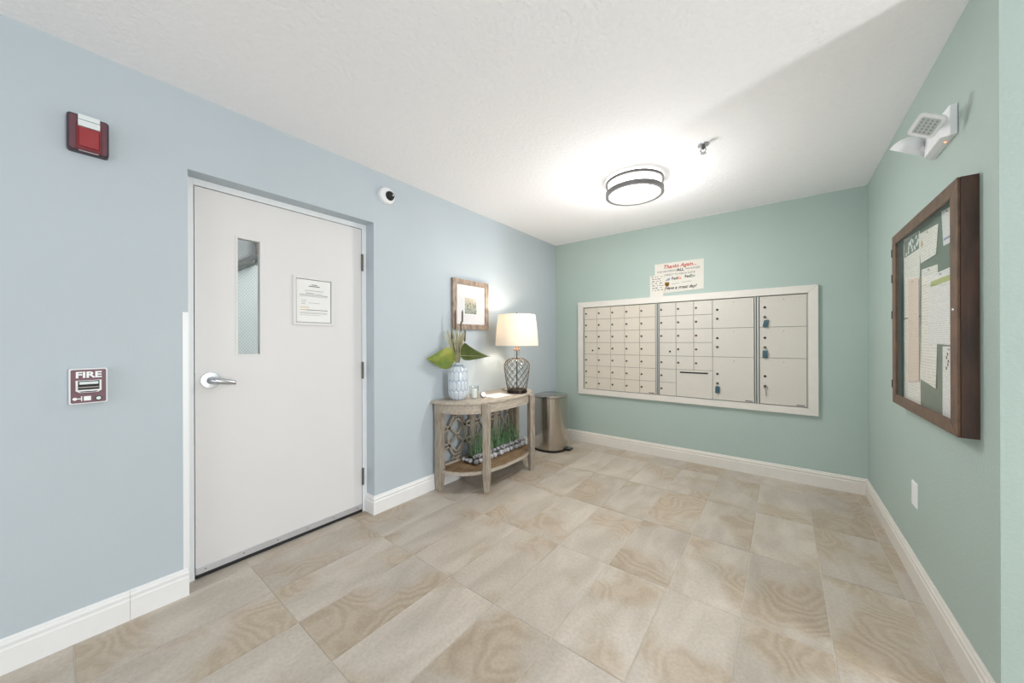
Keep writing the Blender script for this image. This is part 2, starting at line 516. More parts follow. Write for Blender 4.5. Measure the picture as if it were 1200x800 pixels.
def box(x0, x1, y0, y1, z0, z1):
    return MB().box(x0, x1, y0, y1, z0, z1)


def inst(name, me, parent, wloc):
    o = bpy.data.objects.new(name, me)
    C.objects.link(o)
    o.parent = parent
    o.location = Vector(wloc) - Vector(parent['_o'])
    o['_o'] = tuple(wloc)      # its own origin in the world, for its sub-parts
    return o


def mesh_only(mb, name, m, bevel=0.0, smooth=False):
    o = mb.build(name, m, None, bevel, smooth, origin=(0, 0, 0))
    me = o.data
    bpy.data.objects.remove(o)
    return me


def text_mesh(name, txt, size, m, parent, origin, right, up, align='CENTER', shear=0.0, bold=0.0, sx=1.0):
    """flat lettering: origin is the baseline anchor, right/up the writing plane"""
    cu = bpy.data.curves.new(name, 'FONT')
    cu.body = txt; cu.size = size; cu.align_x = align; cu.shear = shear; cu.offset = bold
    cu.extrude = 0.0004; cu.resolution_u = 3
    tmp = bpy.data.objects.new(name, cu)
    C.objects.link(tmp)
    dg = bpy.context.evaluated_depsgraph_get()
    me = bpy.data.meshes.new_from_object(tmp.evaluated_get(dg))
    bpy.data.objects.remove(tmp)
    r, u = Vector(right).normalized(), Vector(up).normalized()
    n = r.cross(u)
    org = Vector(parent['_o'])
    o3 = Vector(origin)
    for v in me.vertices:
        p = v.co.copy()
        v.co = o3 + r * (p.x * sx) + u * p.y + n * p.z - org
    me.materials.clear(); me.materials.append(M[m])
    me.name = name
    o = bpy.data.objects.new(name, me)
    C.objects.link(o)
    o.parent = parent
    o['_o'] = tuple(org)
    return o


# ================================================================== THE SETTING
# ---- floor and its tiles
floor = tag(box(-0.2, HALLX, HALLY, D + 0.12, -0.12, -0.0022).build('floor', 'grout'), 'beige stone-look tiled floor with pale grout', 'floor', kind='structure')
TX = [0.0] + [0.0075 + 0.3048 * k for k in range(1, 19) if 0.0075 + 0.3048 * k < HALLX - 0.02] + [HALLX]
TY = [0.03 + 0.5995 * k for k in range(-3, 7)] + [D]
G = 0.0022
tile_cache = {}


def tile(x0, x1, y0, y1):
    w, d = round(x1 - x0 - 2 * G, 4), round(y1 - y0 - 2 * G, 4)
    if (w, d) not in tile_cache:
        tile_cache[(w, d)] = mesh_only(box(-w / 2, w / 2, -d / 2, d / 2, -0.008, 0), 'tile', 'tile', 0.0014)
    inst('tile', tile_cache[(w, d)], floor, ((x0 + x1) / 2, (y0 + y1) / 2, 0.0))


for i in range(len(TX) - 1):
    for j in range(len(TY) - 1):
        x0, x1, y0, y1 = TX[i], TX[i + 1], TY[j], TY[j + 1]
        if y1 > JOG and x0 > W:
            if y0 > JOG:
                continue
            y1 = JOG
        elif y1 > JOG and x1 > W:
            x1 = W
        if x1 - x0 < 0.02:
            continue
        if x0 > 4.0:
            continue
        tile(x0, x1, y0, y1)
tile(-0.2, 0.0, 0.379, 0.6295); tile(-0.2, 0.0, 0.6295, 1.229); tile(-0.2, 0.0, 1.229, 1.357)

# ---- walls and ceiling
DY0, DY1, DZ = 0.379, 1.358, 2.066         # door recess in the left wall
wl = MB()
wl.box(-0.2, 0, HALLY, DY0, -0.002, H); wl.box(-0.2, 0, DY1, D + 0.12, -0.002, H); wl.box(-0.2, 0, DY0, DY1, DZ, H)
tag(wl.build('wall_left', 'wall_blue'), 'pale blue-grey painted wall with the recessed white door', 'wall', kind='structure')
tag(box(0, W + 0.12, D, D + 0.12, -0.002, H).build('wall_back', 'wall_green'), 'sage green painted wall behind the mailboxes', 'wall', kind='structure')
tag(box(W, W + 0.12, JOG, D, -0.002, H).build('wall_right', 'wall_green'), 'sage green painted wall with the bulletin case', 'wall', kind='structure')
tag(box(W + 0.12, HALLX, JOG, JOG + 0.12, -0.002, H).build('wall_lobby_side', 'wall_green'), 'sage green wall turning the corner into the lobby', 'wall', kind='structure')
tag(box(-0.2, HALLX + 0.12, HALLY - 0.12, D + 0.12, H, H + 0.08).build('ceiling', 'ceiling'), 'white textured ceiling', 'ceiling', kind='structure')
# lobby end wall with a narrow window, lobby rear wall with a wide opening added for the fill light (both out of frame)
we = MB()
we.box(HALLX, HALLX + 0.12, HALLY, 0.45, -0.002, H); we.box(HALLX, HALLX + 0.12, 1.15, JOG + 0.12, -0.002, H)
we.box(HALLX, HALLX + 0.12, 0.45, 1.15, -0.002, 0.34); we.box(HALLX, HALLX + 0.12, 0.45, 1.15, 2.1, H)
tag(we.build('wall_lobby_end', 'lobby'), 'off-white end wall of the lobby with a narrow window', 'wall', kind='structure')
wr = MB()
wr.box(-0.2, 0.15, HALLY - 0.12, HALLY, -0.002, H); wr.box(3.65, HALLX + 0.12, HALLY - 0.12, HALLY, -0.002, H)
wr.box(0.15, 3.65, HALLY - 0.12, HALLY, -0.002, 0.2); wr.box(0.15, 3.65, HALLY - 0.12, HALLY, 2.3, H)
tag(wr.build('wall_lobby_rear', 'lobby'), 'off-white rear wall of the lobby with a wide opening added for fill light', 'wall', kind='structure')

# ---- baseboards (moulded profile)
BP = [(0.0, 0.0), (0.016, 0.0), (0.016, 0.088), (0.0125, 0.093), (0.0125, 0.100), (0.0145, 0.104), (0.0145, 0.110), (0.009, 0.117), (0.0085, 0.123), (0.005, 0.128), (0.0, 0.128)]


def skirting(name, a, b, inward, m, label, ma=0, mb_=0):
    """baseboard from a to b on the floor, profile growing towards inward; ma/mb_ mitre the ends (+1 inside corner, -1 outside)"""
    a, b, n = Vector(a), Vector(b), Vector(inward)
    t = (b - a).normalized()
    r0 = [a + n * x + Vector((0, 0, z)) + t * (x * ma) for x, z in BP]
    r1 = [b + n * x + Vector((0, 0, z)) - t * (x * mb_) for x, z in BP]
    return tag(MB().rings([r0, r1]).build(name, m), label, 'baseboard', kind='structure')


skirting('baseboard_left', (0, HALLY, 0), (0, 0.1841, 0), (1, 0, 0), 'trim', 'long white baseboard left of the door')
skirting('baseboard_left', (0, 0.1851, 0), (0, DY0 - 0.001, 0), (1, 0, 0), 'trim', 'short white baseboard piece beside the door recess')
skirting('baseboard_left', (0, DY1 - 0.0, 0), (0, D, 0), (1, 0, 0), 'trim', 'white baseboard between door recess and mailbox corner', -1, 1)
skirting('baseboard_left', (-0.098, DY1, 0), (0, DY1, 0), (0, -1, 0), 'trim', 'short white baseboard return inside the door recess', 0, -1)
skirting('baseboard_back', (0, D, 0), (W, D, 0), (0, -1, 0), 'trim_warm', 'cream baseboard under the mailboxes', 1, 1)
skirting('baseboard_right', (W, D, 0), (W, JOG, 0), (-1, 0, 0), 'trim_warm', 'cream baseboard under the bulletin case', 1, -1)
skirting('baseboard_lobby', (W, JOG, 0), (HALLX, JOG, 0), (0, -1, 0), 'trim_warm', 'cream baseboard turning the corner into the lobby', -1, 0)

# ---- door
DX = -0.1
d1 = thing('door_1', (DX, 0.87, 0), 'white flush door with narrow wired-glass window, recessed in the blue wall', 'door', kind='structure')
f = MB()
f.box(-0.2, DX, DY0, 0.4175, 0, DZ); f.box(-0.2, DX, 1.3255, DY1, 0, DZ); f.box(-0.2, DX, 0.4175, 1.3255, 2.0325, DZ)
f.box(-0.2, -0.152, 0.4175, 0.432, 0, 2.0325); f.box(-0.2, -0.152, 1.311, 1.3255, 0, 2.0325); f.box(-0.2, -0.152, 0.432, 1.311, 2.018, 2.0325)
f.build('door_frame', 'frame_paint', d1, 0.0012)
LY0, LY1, LZ0, LZ1 = 0.4215, 1.3225, 0.022, 2.0285
WY0, WY1, WZ0, WZ1 = 0.600, 0.708, 1.152, 1.803
leaf = MB()
x0, x1 = -0.149, DX - 0.004
leaf.box(x0, x1, LY0, WY0, LZ0, LZ1); leaf.box(x0, x1, WY1, LY1, LZ0, LZ1); leaf.box(x0, x1, WY0, WY1, LZ0, WZ0); leaf.box(x0, x1, WY0, WY1, WZ1, LZ1)
lf = leaf.build('door_leaf', 'door', d1)
wf = MB()
for y0, y1, z0, z1 in ((WY0 - 0.009, WY0 + 0.002, WZ0 - 0.009, WZ1 + 0.009), (WY1 - 0.002, WY1 + 0.009, WZ0 - 0.009, WZ1 + 0.009), (WY0 + 0.002, WY1 - 0.002, WZ0 - 0.009, WZ0 + 0.002), (WY0 + 0.002, WY1 - 0.002, WZ1 - 0.002, WZ1 + 0.009)):
    wf.box(x1 - 0.012, x1 + 0.003, y0, y1, z0, z1)
wf.build('window_frame', 'door', lf, 0.0015)
box(-0.129, -0.124, WY0, WY1, WZ0, WZ1).build('window_pane', 'wire_glass', lf)
sw = box(x1, x1 + 0.006, LY0 + 0.002, LY1 - 0.002, 0.022, 0.058).build('door_sweep', 'alu', d1, 0.001)
box(x1 - 0.001, x1 + 0.004, LY0 + 0.002, LY1 - 0.002, 0.003, 0.0215).build('sweep_seal', 'dark', d1)
for k in range(6):
    MB().lathe([(0.0035, 0), (0.0035, 0.0008), (0.002, 0.0014)], (x1 + 0.006, 0.46 + k * 0.165, 0.041), (1, 0, 0), 10).build('screw', 'hinge', sw)
for z in (1.79, 1.017, 0.254):
    hg = MB()
    hg.lathe([(0.0065, -0.06), (0.0065, 0.06)], (DX + 0.004, 1.3242, z), (0, 0, 1), 12)
    hg.box(DX - 0.003, DX + 0.0015, 1.3235, 1.336, z - 0.06, z + 0.06)
    hg.build('hinge', 'hinge', d1)
hd = MB().lathe([(0.043, 0), (0.043, 0.004), (0.040, 0.008), (0.020, 0.010), (0.018, 0.03), (0.016, 0.034)], (x1, 0.484, 1.021), (1, 0, 0), 32).build('lever_rose', 'satin', d1, smooth=True)
MB().tube([(x1 + 0.012, 0.484, 1.021), (x1 + 0.045, 0.484, 1.021), (x1 + 0.056, 0.496, 1.020), (x1 + 0.058, 0.528, 1.014), (x1 + 0.055, 0.552, 1.008), (x1 + 0.050, 0.574, 1.003)], [0.014, 0.017, 0.0175, 0.0165, 0.0145, 0.0125], 14).build('lever_handle', 'satin', hd, smooth=True)
MB().lathe([(0.0126, 0), (0.0115, 0.004)], (x1 + 0.050, 0.5742, 1.003), (0, 1, -0.15), 14).build('lever_tip', 'rim', hd)
box(-0.15, -0.101, 0.4178, 0.4212, 0.98, 1.06).build('latch_bolt', 'black', d1)

# corner guard on the recess edge
cg = MB()
cg.prism([(0.0, DY0 - 0.020, 0.128), (0.003, DY0 - 0.020, 0.128), (0.003, DY0 + 0.002, 0.128), (-0.026, DY0 + 0.002, 0.128), (-0.026, DY0, 0.128), (0.0, DY0, 0.128)], (0, 0, 1.24))
tag(cg.build('corner_guard', 'white_plastic'), 'white plastic corner guard on the wall edge left of the door', 'corner guard')

# stairwell seen through the door window
tag(box(-1.52, -1.4, 0.0, 2.4, 0.0, 2.7).build('wall_stairwell', 'stair_wall'), 'pale stairwell wall seen through the door window', 'wall', kind='structure')
tag(box(-1.4, -0.2, 0.0, 2.4, -0.1, -0.002).build('floor_stairwell', 'stair_grey'), 'grey stairwell floor behind the door', 'floor', kind='structure')
tag(box(-1.4, -0.2, 2.4, 2.5, 0.0, 2.7).build('wall_stairwell_end', 'stair_wall'), 'pale end wall of the stairwell behind the door', 'wall', kind='structure')
tag(box(-1.4, -0.2, -0.1, 0.0, 0.0, 2.7).build('wall_stairwell_near', 'stair_wall'), 'pale near wall of the stairwell behind the door', 'wall', kind='structure')
tag(box(-1.52, -0.2, -0.1, 2.5, 2.7, 2.8).build('ceiling_stairwell', 'stair_wall'), 'pale stairwell ceiling behind the door', 'ceiling', kind='structure')
st = thing('stair_flight', (-1.3, 1.2, 1.5), 'underside of a grey stair flight seen through the door window', 'stairs')


def slant(y0, z0, y1, z1, t, xa, xb):
    return MB().hexa([(xa, y0, z0), (xb, y0, z0), (xb, y1, z1), (xa, y1, z1), (xa, y0, z0 + t), (xb, y0, z0 + t), (xb, y1, z1 + t), (xa, y1, z1 + t)])


k = (1.964 - 1.872) / (1.073 - 0.931)
zs = lambda y: 1.872 + (y - 0.931) * k
slant(0.2, zs(0.2) - 0.005, 1.068, zs(1.068) - 0.005, 0.045, -1.38, -1.30).build('stringer', 'stair_dark', st)
slant(0.2, zs(0.2) + 0.045, 1.04, zs(1.04) + 0.045, 0.42, -1.395, -1.34).build('flight_underside', 'stair_grey', st)
slant(0.2, zs(0.2) - 0.045, 1.068, zs(1.068) - 0.045, 0.016, -1.38, -1.30).build('lower_rail', 'stair_dark', st)
box(-1.38, -1.30, 1.045, 1.075, 1.9, 2.3).build('newel_post', 'stair_tan', st)
pl = bpy.data.lights.new('stairwell_light', 'POINT'); pl.energy = 36; pl.shadow_soft_size = 0.15; pl.color = (0.97, 1.0, 1.0)
plo = bpy.data.objects.new('stairwell_light', pl); plo.location = (-0.75, 1.9, 2.4); C.objects.link(plo)

# ================================================================== MAILBOXES
MY = D - 0.001
colz = [1.616 - 0.13757 * i for i in range(8)]


def lock(parent, x, z, y, r=0.0105, m='brass'):
    MB().lathe([(r, 0), (r, 0.004), (r * 0.7, 0.006)], (x, y, z), (0, -1, 0), 14).build('lock', m, parent)


def mail_unit(label, xa, xb, cells, m, side):
    u = thing('mailbox_unit', ((xa + xb) / 2, D, colz[7]), label, 'mailbox', 'recessed metal mailbox units')
    box(xa, xb, MY - 0.005, MY, colz[7] - 0.004, colz[0] + 0.004).build('back_panel', 'mail_gap', u)
    for (x0, x1, z1, z0, kind) in cells:
        g = 0.0016
        if kind == 'panel':
            p = box(x0 + g, x1 - g, MY - 0.016, MY - 0.005, z0 + g, z1 - g).build('outgoing_mail_panel', m, u, 0.001)
            box(1.467, 1.719, MY - 0.0172, MY - 0.0158, 0.893, 0.908).build('mail_slot', 'black', p)
            box(1.462, 1.724, MY - 0.022, MY - 0.0158, 0.908, 0.914).build('slot_hood', m, p)
            continue
        d = box(x0 + g, x1 - g, MY - 0.016, MY - 0.005, z0 + g, z1 - g).build('parcel_door' if kind == 'big' else 'mailbox_door', m, u, 0.001)
        zc = (z0 + z1) / 2
        if kind == 'small':
            lock(d, x0 + 0.021, zc, MY - 0.016)
        elif kind == 'master':
            lock(d, x0 + 0.105, zc - 0.025, MY - 0.016, 0.0095, 'black')
        else:
            zk = {0: (1.518, 1.431), 1: (1.245, 1.159), 2: (0.901, 0.811)}[0 if z1 > 1.5 else (1 if z1 > 1.2 else 2)]
            lock(d, x0 + 0.04, zk[0], MY - 0.016, 0.0105, 'black')
            lock(d, x0 + 0.04, zk[1], MY - 0.016, 0.0115)
            lock(d, (x0 + x1) / 2 + 0.01, z1 - 0.035, MY - 0.016, 0.003)
    # raised steel jambs down both sides
    for s, xx in ((0, xa), (1, xb)):
        if s in side:
            w = side[s]
            box(min(xx, xx + w), max(xx, xx + w), MY - 0.026, MY - 0.0005, colz[7] - 0.002, colz[0] + 0.002).build('jamb', 'steel_edge', u, 0.001)
    box(xb - 0.075, xb - 0.02, MY - 0.0172, MY - 0.0158, colz[7] + 0.008, colz[7] + 0.016).build('maker_plate', 'ink', u)
    return u


c1x = [0.408, 0.5705, 0.7345, 0.897, 1.0615, 1.228]
cells = []
for i in range(5):
    for j in range(7):
        cells.append((c1x[i], c1x[i + 1], colz[j], colz[j + 1], 'master' if (i == 0 and j == 3) else 'small'))
mail_unit('leftmost sand-coloured mailbox unit with thirty-five small doors', 0.402, 1.2325, cells, 'mail_a', {1: 0.0155})
c2x = [1.2665, 1.430, 1.5945, 1.759]
cells = []
for i in range(3):
    for j in range(7):
        if i > 0 and j > 4:
            continue
        cells.append((c2x[i], c2x[i + 1], colz[j], colz[j + 1], 'master' if (i == 0 and j == 3) else 'small'))
cells.append((1.430, 1.759, colz[5], colz[7], 'panel'))
for a, b in ((0, 2), (2, 4), (4, 7)):
    cells.append((1.759, 2.090, colz[a], colz[b], 'big'))
mail_unit('middle mailbox unit with small doors, mail slot and three parcel doors', 1.258, 2.096, cells, 'mail_b', {0: 0.006, 1: 0.008})
cells = [(2.1295, 2.457, colz[a], colz[b], 'big') for a, b in ((0, 2), (2, 4), (4, 7))]
mail_unit('rightmost mailbox unit with three stacked parcel doors', 2.113, 2.4625, cells, 'mail_b', {0: 0.012, 1: -0.005})

ms = thing('trim_1', (1.43, D, 0.588), 'wide white wooden surround framing the mailboxes', 'trim', kind='structure')
OX0, OX1, OZ0, OZ1, IX0, IX1, IZ0, IZ1 = 0.327, 2.531, 0.588, 1.688, 0.394, 2.4645, 0.648, 1.622
Y0, Y1 = MY - 0.03, MY
for poly in ([(OX0, OZ0), (OX1, OZ0), (IX1, IZ0), (IX0, IZ0)], [(OX0, OZ1), (IX0, IZ1), (IX1, IZ1), (OX1, OZ1)],
             [(OX0, OZ0), (IX0, IZ0), (IX0, IZ1), (OX0, OZ1)], [(OX1, OZ0), (OX1, OZ1), (IX1, IZ1), (IX1, IZ0)]):
    MB().prism([(x, Y0, z) for x, z in poly], (0, Y1 - Y0, 0)).build('trim_board', 'trim_warm', ms, 0.003)

# keys hanging in the parcel locks
for (x, z, lab) in ((2.1695, 1.431, 'top right parcel door'), (2.1695, 1.159, 'middle right parcel door'), (1.799, 0.811, 'bottom door of the middle unit')):
    kt = thing('key_tag', (x, MY - 0.03, z), 'small blue key tag hanging from the lock of the ' + lab, 'key tag', 'blue key tags in the parcel locks')
    box(x - 0.002, x + 0.002, MY - 0.036, MY - 0.0235, z - 0.010, z + 0.010).build('key', 'brass', kt)
    MB().tube([(x + 0.010 * math.cos(a), MY - 0.034, z - 0.014 + 0.010 * math.sin(a)) for a in [i * PI / 8 for i in range(17)]], 0.0012, 5).build('ring', 'satin', kt)
    tl = 0.01 if z > 1.4 else 0.0
    MB().hexa([(x - 0.018, MY - 0.036, z - 0.092), (x + 0.018, MY - 0.036, z - 0.092), (x + 0.018, MY - 0.031, z - 0.092), (x - 0.018, MY - 0.031, z - 0.092),
               (x - 0.015 + tl, MY - 0.036, z - 0.027), (x + 0.021 + tl, MY - 0.036, z - 0.027), (x + 0.021 + tl, MY - 0.031, z - 0.027), (x - 0.015 + tl, MY - 0.031, z - 0.027)]).build('tag', 'tag', kt, 0.003)
kx, kz = 2.1695, 0.811
kk = thing('door_key', (kx, MY - 0.03, kz), 'bare metal key with ring hanging from bottom right parcel door', 'key')
box(kx - 0.002, kx + 0.002, MY - 0.036, MY - 0.0235, kz - 0.010, kz + 0.010).build('key', 'brass', kk)
MB().tube([(kx + 0.008 + 0.013 * math.cos(a), MY - 0.034, kz - 0.014 + 0.013 * math.sin(a)) for a in [i * PI / 8 for i in range(17)]], 0.0018, 5).build('ring', 'hinge', kk)
box(kx + 0.005, kx + 0.011, MY - 0.035, MY - 0.033, kz - 0.085, kz - 0.026).build('spare_key', 'hinge', kk)

# ---- notices above the mailboxes
sg = thing('delivery_sign', (1.452, D, 1.72), 'white landscape sign thanking couriers, above the mailboxes', 'sign')
MB().hexa([(1.221, D - 0.005, 1.716), (1.684, D - 0.005, 1.735), (1.684, D - 0.001, 1.735), (1.221, D - 0.001, 1.716),
           (1.221, D - 0.005, 2.032), (1.685, D - 0.005, 2.034), (1.685, D - 0.001, 2.034), (1.221, D - 0.001, 2.032)]).build('board', 'card', sg)
ys = D - 0.0056
RX, UZ = (1, 0, 0.01), (0, 0, 1)


def stext(t, x, z, s, m='ink_dark', al='CENTER', sh=0.0, b=0.0, sx=1.0):
    return text_mesh('lettering', t, s, m, sg, (x, ys, z), RX, UZ, al, sh, b, sx)


stext('Thanks Again...', 1.462, 1.978, 0.052, 'ink_red', sh=0.3, b=0.0008, sx=1.0)
stext('FOR DELIVERING', 1.345, 1.938, 0.026, 'ink')
stext('ALL', 1.472, 1.936, 0.040, 'ink_dark', b=0.0012)
stext('PACKAGES', 1.585, 1.944, 0.027, 'ink')
stext('DIRECT TO EACH SUITE', 1.462, 1.900, 0.027, 'ink', sx=1.0)
stext('Fed', 1.416, 1.853, 0.038, 'ink_dark', b=0.001); stext('Ex', 1.463, 1.853, 0.038, 'ink_orange', b=0.001)
stext('Fed', 1.540, 1.862, 0.038, 'ink_dark', b=0.001); stext('Ex', 1.587, 1.862, 0.038, 'ink_green', b=0.001)
stext('Have a great day!', 1.470, 1.757, 0.042, 'ink_dark', sh=0.3, b=0.0008)
lg = MB()
lg.prism([(1.322, ys, 1.845), (1.368, ys, 1.850), (1.376, ys, 1.874), (1.352, ys, 1.872)], (0, 0.0008, 0))
lg.build('eagle_mark', 'ink_blue', sg)
shd = [(-0.022, 0.024), (0.022, 0.024), (0.024, -0.006), (0.012, -0.022), (0, -0.028), (-0.012, -0.022), (-0.024, -0.006)]
MB().prism([(1.343 + a, ys, 1.810 + b) for a, b in shd], (0, 0.0006, 0)).build('shield_mark', 'ink_gold', sg)
MB().prism([(1.343 + a * 0.8, ys - 0.0006, 1.810 + b * 0.8) for a, b in shd], (0, 0.0006, 0)).build('shield_field', 'ink_brown', sg)
scr = MB()
for (xa, xb, z, a) in ((1.392, 1.462, 1.808, 0.006), (1.487, 1.575, 1.818, 0.007)):
    n = 14
    scr.tube([(xa + (xb - xa) * i / n, ys, z + a * (1 if i % 2 else -1) * (0.6 + 0.4 * math.sin(i * 2.3)) * 0.6 + 0.006 * i / n) for i in range(n + 1)], 0.0018, 4)
scr.build('signature_marks', 'ink', sg)
box(1.318, 1.322, ys, ys + 0.0006, 1.735, 1.785).build('yellow_stroke', 'ink_gold', sg)

pn = thing('paper_note', (1.24, D, 1.69), 'small white handwritten note overlapping the left edge of the courier sign', 'note')
MB().hexa([(1.172, D - 0.009, 1.690), (1.308, D - 0.009, 1.690), (1.308, D - 0.0075, 1.690), (1.172, D - 0.0075, 1.690),
           (1.172, D - 0.009, 1.912), (1.307, D - 0.009, 1.913), (1.307, D - 0.0075, 1.913), (1.172, D - 0.0075, 1.912)]).build('sheet', 'card', pn)
wr_ = MB()
rr = random.Random(3)
for row in range(7):
    x = 1.185 + rr.random() * 0.012
    while x < 1.285:
        l = 0.008 + rr.random() * 0.02
        z = 1.893 - row * 0.0235 + rr.random() * 0.004
        wr_.box(x, x + l, D - 0.0096, D - 0.009, z, z + 0.004 + rr.random() * 0.006)
        x += l + 0.006 + rr.random() * 0.02
wr_.build('handwriting', 'ink', pn)

# ================================================================== LEFT WALL ITEMS
# horn strobe
sb = thing('fire_strobe', (0, 0.0715, 2.0), 'red fire alarm strobe with clear lens high on the blue wall', 'alarm strobe')


def rrect(cy, cz, hy, hz, r, x, n=5):
    pts = []
    for (sy, sz, a0) in ((1, 1, 0), (-1, 1, PI / 2), (-1, -1, PI), (1, -1, 1.5 * PI)):
        for i in range(n + 1):
            a = a0 + i * PI / 2 / n
            pts.append((x, cy + sy * (hy - r) + r * math.cos(a), cz + sz * (hz - r) + r * math.sin(a)))
    return pts


MB().rings([rrect(0.0715, 2.0755, 0.0555, 0.075, 0.011, 0.0005), rrect(0.0715, 2.0755, 0.0555, 0.075, 0.011, 0.026), rrect(0.0715, 2.0755, 0.052, 0.0715, 0.010, 0.030)]).build('housing', 'rim', sb)
MB().rings([rrect(0.0715, 2.0755, 0.050, 0.069, 0.009, 0.030), rrect(0.0715, 2.0755, 0.049, 0.068, 0.009, 0.0325)]).build('face_plate', 'maroon', sb)
MB().rings([rrect(0.073, 2.060, 0.034, 0.055, 0.004, 0.0325), rrect(0.073, 2.060, 0.033, 0.054, 0.004, 0.040)]).build('lens_surround', 'red', sb)
MB().rings([rrect(0.073, 2.058, 0.028, 0.040, 0.004, 0.040), rrect(0.073, 2.058, 0.025, 0.037, 0.004, 0.046)]).build('red_lens', 'redlens', sb)
cl = MB()
cl.box(0.0325, 0.052, 0.044, 0.102, 2.098, 2.122); cl.box(0.0325, 0.046, 0.044, 0.102, 2.1265, 2.147)
cl.build('strobe_lens', 'lens', sb, 0.002)
box(0.0325, 0.040, 0.044, 0.102, 2.122, 2.1265).build('lens_seam', 'stair_grey', sb)
box(0.027, 0.031, 0.046, 0.098, 2.0035, 2.0075).build('label_strip', 'white_plastic', sb)

# manual pull station
ps = thing('fire_pull_station', (0, 0.070, 0.972), 'red fire pull station with white FIRE lettering beside the door', 'pull station')
MB().rings([rrect(0.070, 1.044, 0.051, 0.072, 0.006, 0.0005), rrect(0.070, 1.044, 0.051, 0.072, 0.006, 0.030), rrect(0.070, 1.044, 0.049, 0.070, 0.006, 0.032)]).build('border', 'white_plastic', ps)
MB().rings([rrect(0.070, 1.044, 0.0465, 0.0675, 0.005, 0.032), rrect(0.070, 1.044, 0.046, 0.067, 0.005, 0.0345)]).build('face_plate', 'maroon', ps)
text_mesh('lettering', 'FIRE', 0.034, 'white_plastic', ps, (0.0352, 0.070, 1.079), (0, 1, 0), (0, 0, 1), bold=0.0012, sx=1.12)
hp = [(-0.034, 0.022), (0.034, 0.022), (0.034, -0.020), (0.024, -0.028), (-0.024, -0.028), (-0.034, -0.020)]
MB().prism([(0.0345, 0.070 + a, 1.046 + b) for a, b in hp], (0.006, 0, 0)).build('handle_surround', 'white_plastic', ps, 0.001)
hh = box(0.0405, 0.0415, 0.042, 0.098, 1.030, 1.066).build('handle_recess', 'dark', ps)
box(0.0415, 0.050, 0.045, 0.095, 1.052, 1.063).build('pull_handle', 'lens', hh, 0.0015)
box(0.0415, 0.047, 0.043, 0.097, 1.037, 1.043).build('handle_bar', 'hinge', hh, 0.001)
MB().prism([(0.0405, 0.044, 1.024), (0.0405, 0.096, 1.024), (0.0405, 0.090, 1.020), (0.0405, 0.050, 1.020)], (0.001, 0, 0)).build('lower_band', 'rim', ps)
kyh = MB(); kyh.box(0.0345, 0.0352, 0.031, 0.050, 0.992, 0.996); kyh.lathe([(0.006, 0), (0.006, 0.0008)], (0.0345, 0.034, 0.994), (1, 0, 0), 12); kyh.box(0.0345, 0.0352, 0.050, 0.053, 0.984, 1.004); kyh.box(0.0345, 0.0352, 0.057, 0.076, 0.985, 1.003)
kyh.build('pull_mark', 'white_plastic', ps)
MB().lathe([(0.011, 0), (0.011, 0.002)], (0.0345, 0.096, 0.992), (1, 0, 0), 20).build('key_cylinder', 'black', ps)
MB().lathe([(0.0065, 0), (0.0065, 0.0035), (0.0025, 0.0035)], (0.0345, 0.096, 0.992), (1, 0, 0), 18).build('key_ring', 'lens', ps)

# dome camera
dc = thing('dome_camera', (0, 1.452, 2.222), 'small white dome security camera above the door corner', 'security camera')
MB().lathe([(0.060, 0.0005), (0.060, 0.022), (0.057, 0.032), (0.048, 0.038), (0.040, 0.040)], (0, 1.452, 2.281), (1, 0, 0), 36).build('housing', 'white_plastic', dc, smooth=True)
ey = MB().lathe([(0.034, 0), (0.033, 0.012), (0.027, 0.024), (0.016, 0.032), (0.004, 0.035)], (0.034, 1.462, 2.279), (1, -0.05, -0.15), 28).build('eyeball', 'black', dc, smooth=True)
MB().lathe([(0.013, 0), (0.013, 0.004), (0.009, 0.004)], (0.066, 1.470, 2.277), (1, 0.1, 0.15), 18).build('lens_ring', 'rim', ey)
MB().lathe([(0.006, 0), (0.006, 0.002)], (0.0697, 1.471, 2.278), (1, 0.1, 0.15), 14).build('lens', 'lens', ey)

# framed notice on the door
fn = thing('framed_notice', (DX, 1.0, 1.327), 'thin silver-framed notice sheet mounted on the white door', 'notice')
xa = x1 + 0.0005
NY0, NY1, NZ0, NZ1 = 0.876, 1.1245, 1.328, 1.638
for y0, y1, z0, z1 in ((NY0, NY0 + 0.017, NZ0, NZ1), (NY1 - 0.017, NY1, NZ0, NZ1), (NY0 + 0.017, NY1 - 0.017, NZ0, NZ0 + 0.017), (NY0 + 0.017, NY1 - 0.017, NZ1 - 0.017, NZ1)):
    box(xa, xa + 0.009, y0, y1, z0, z1).build('frame_bar', 'door', fn, 0.0015)
gap = MB()
for y0, y1, z0, z1 in ((NY0 + 0.017, NY0 + 0.0205, NZ0 + 0.017, NZ1 - 0.017), (NY1 - 0.0205, NY1 - 0.017, NZ0 + 0.017, NZ1 - 0.017), (NY0 + 0.017, NY1 - 0.017, NZ0 + 0.017, NZ0 + 0.0205), (NY0 + 0.017, NY1 - 0.017, NZ1 - 0.0205, NZ1 - 0.017)):
    gap.box(xa, xa + 0.0035, y0, y1, z0, z1)
gap.build('inner_lip', 'hinge', fn)
box(xa, xa + 0.003, NY0 + 0.0205, NY1 - 0.0205, NZ0 + 0.0205, NZ1 - 0.0205).build('sheet', 'paper', fn)
tx = MB()
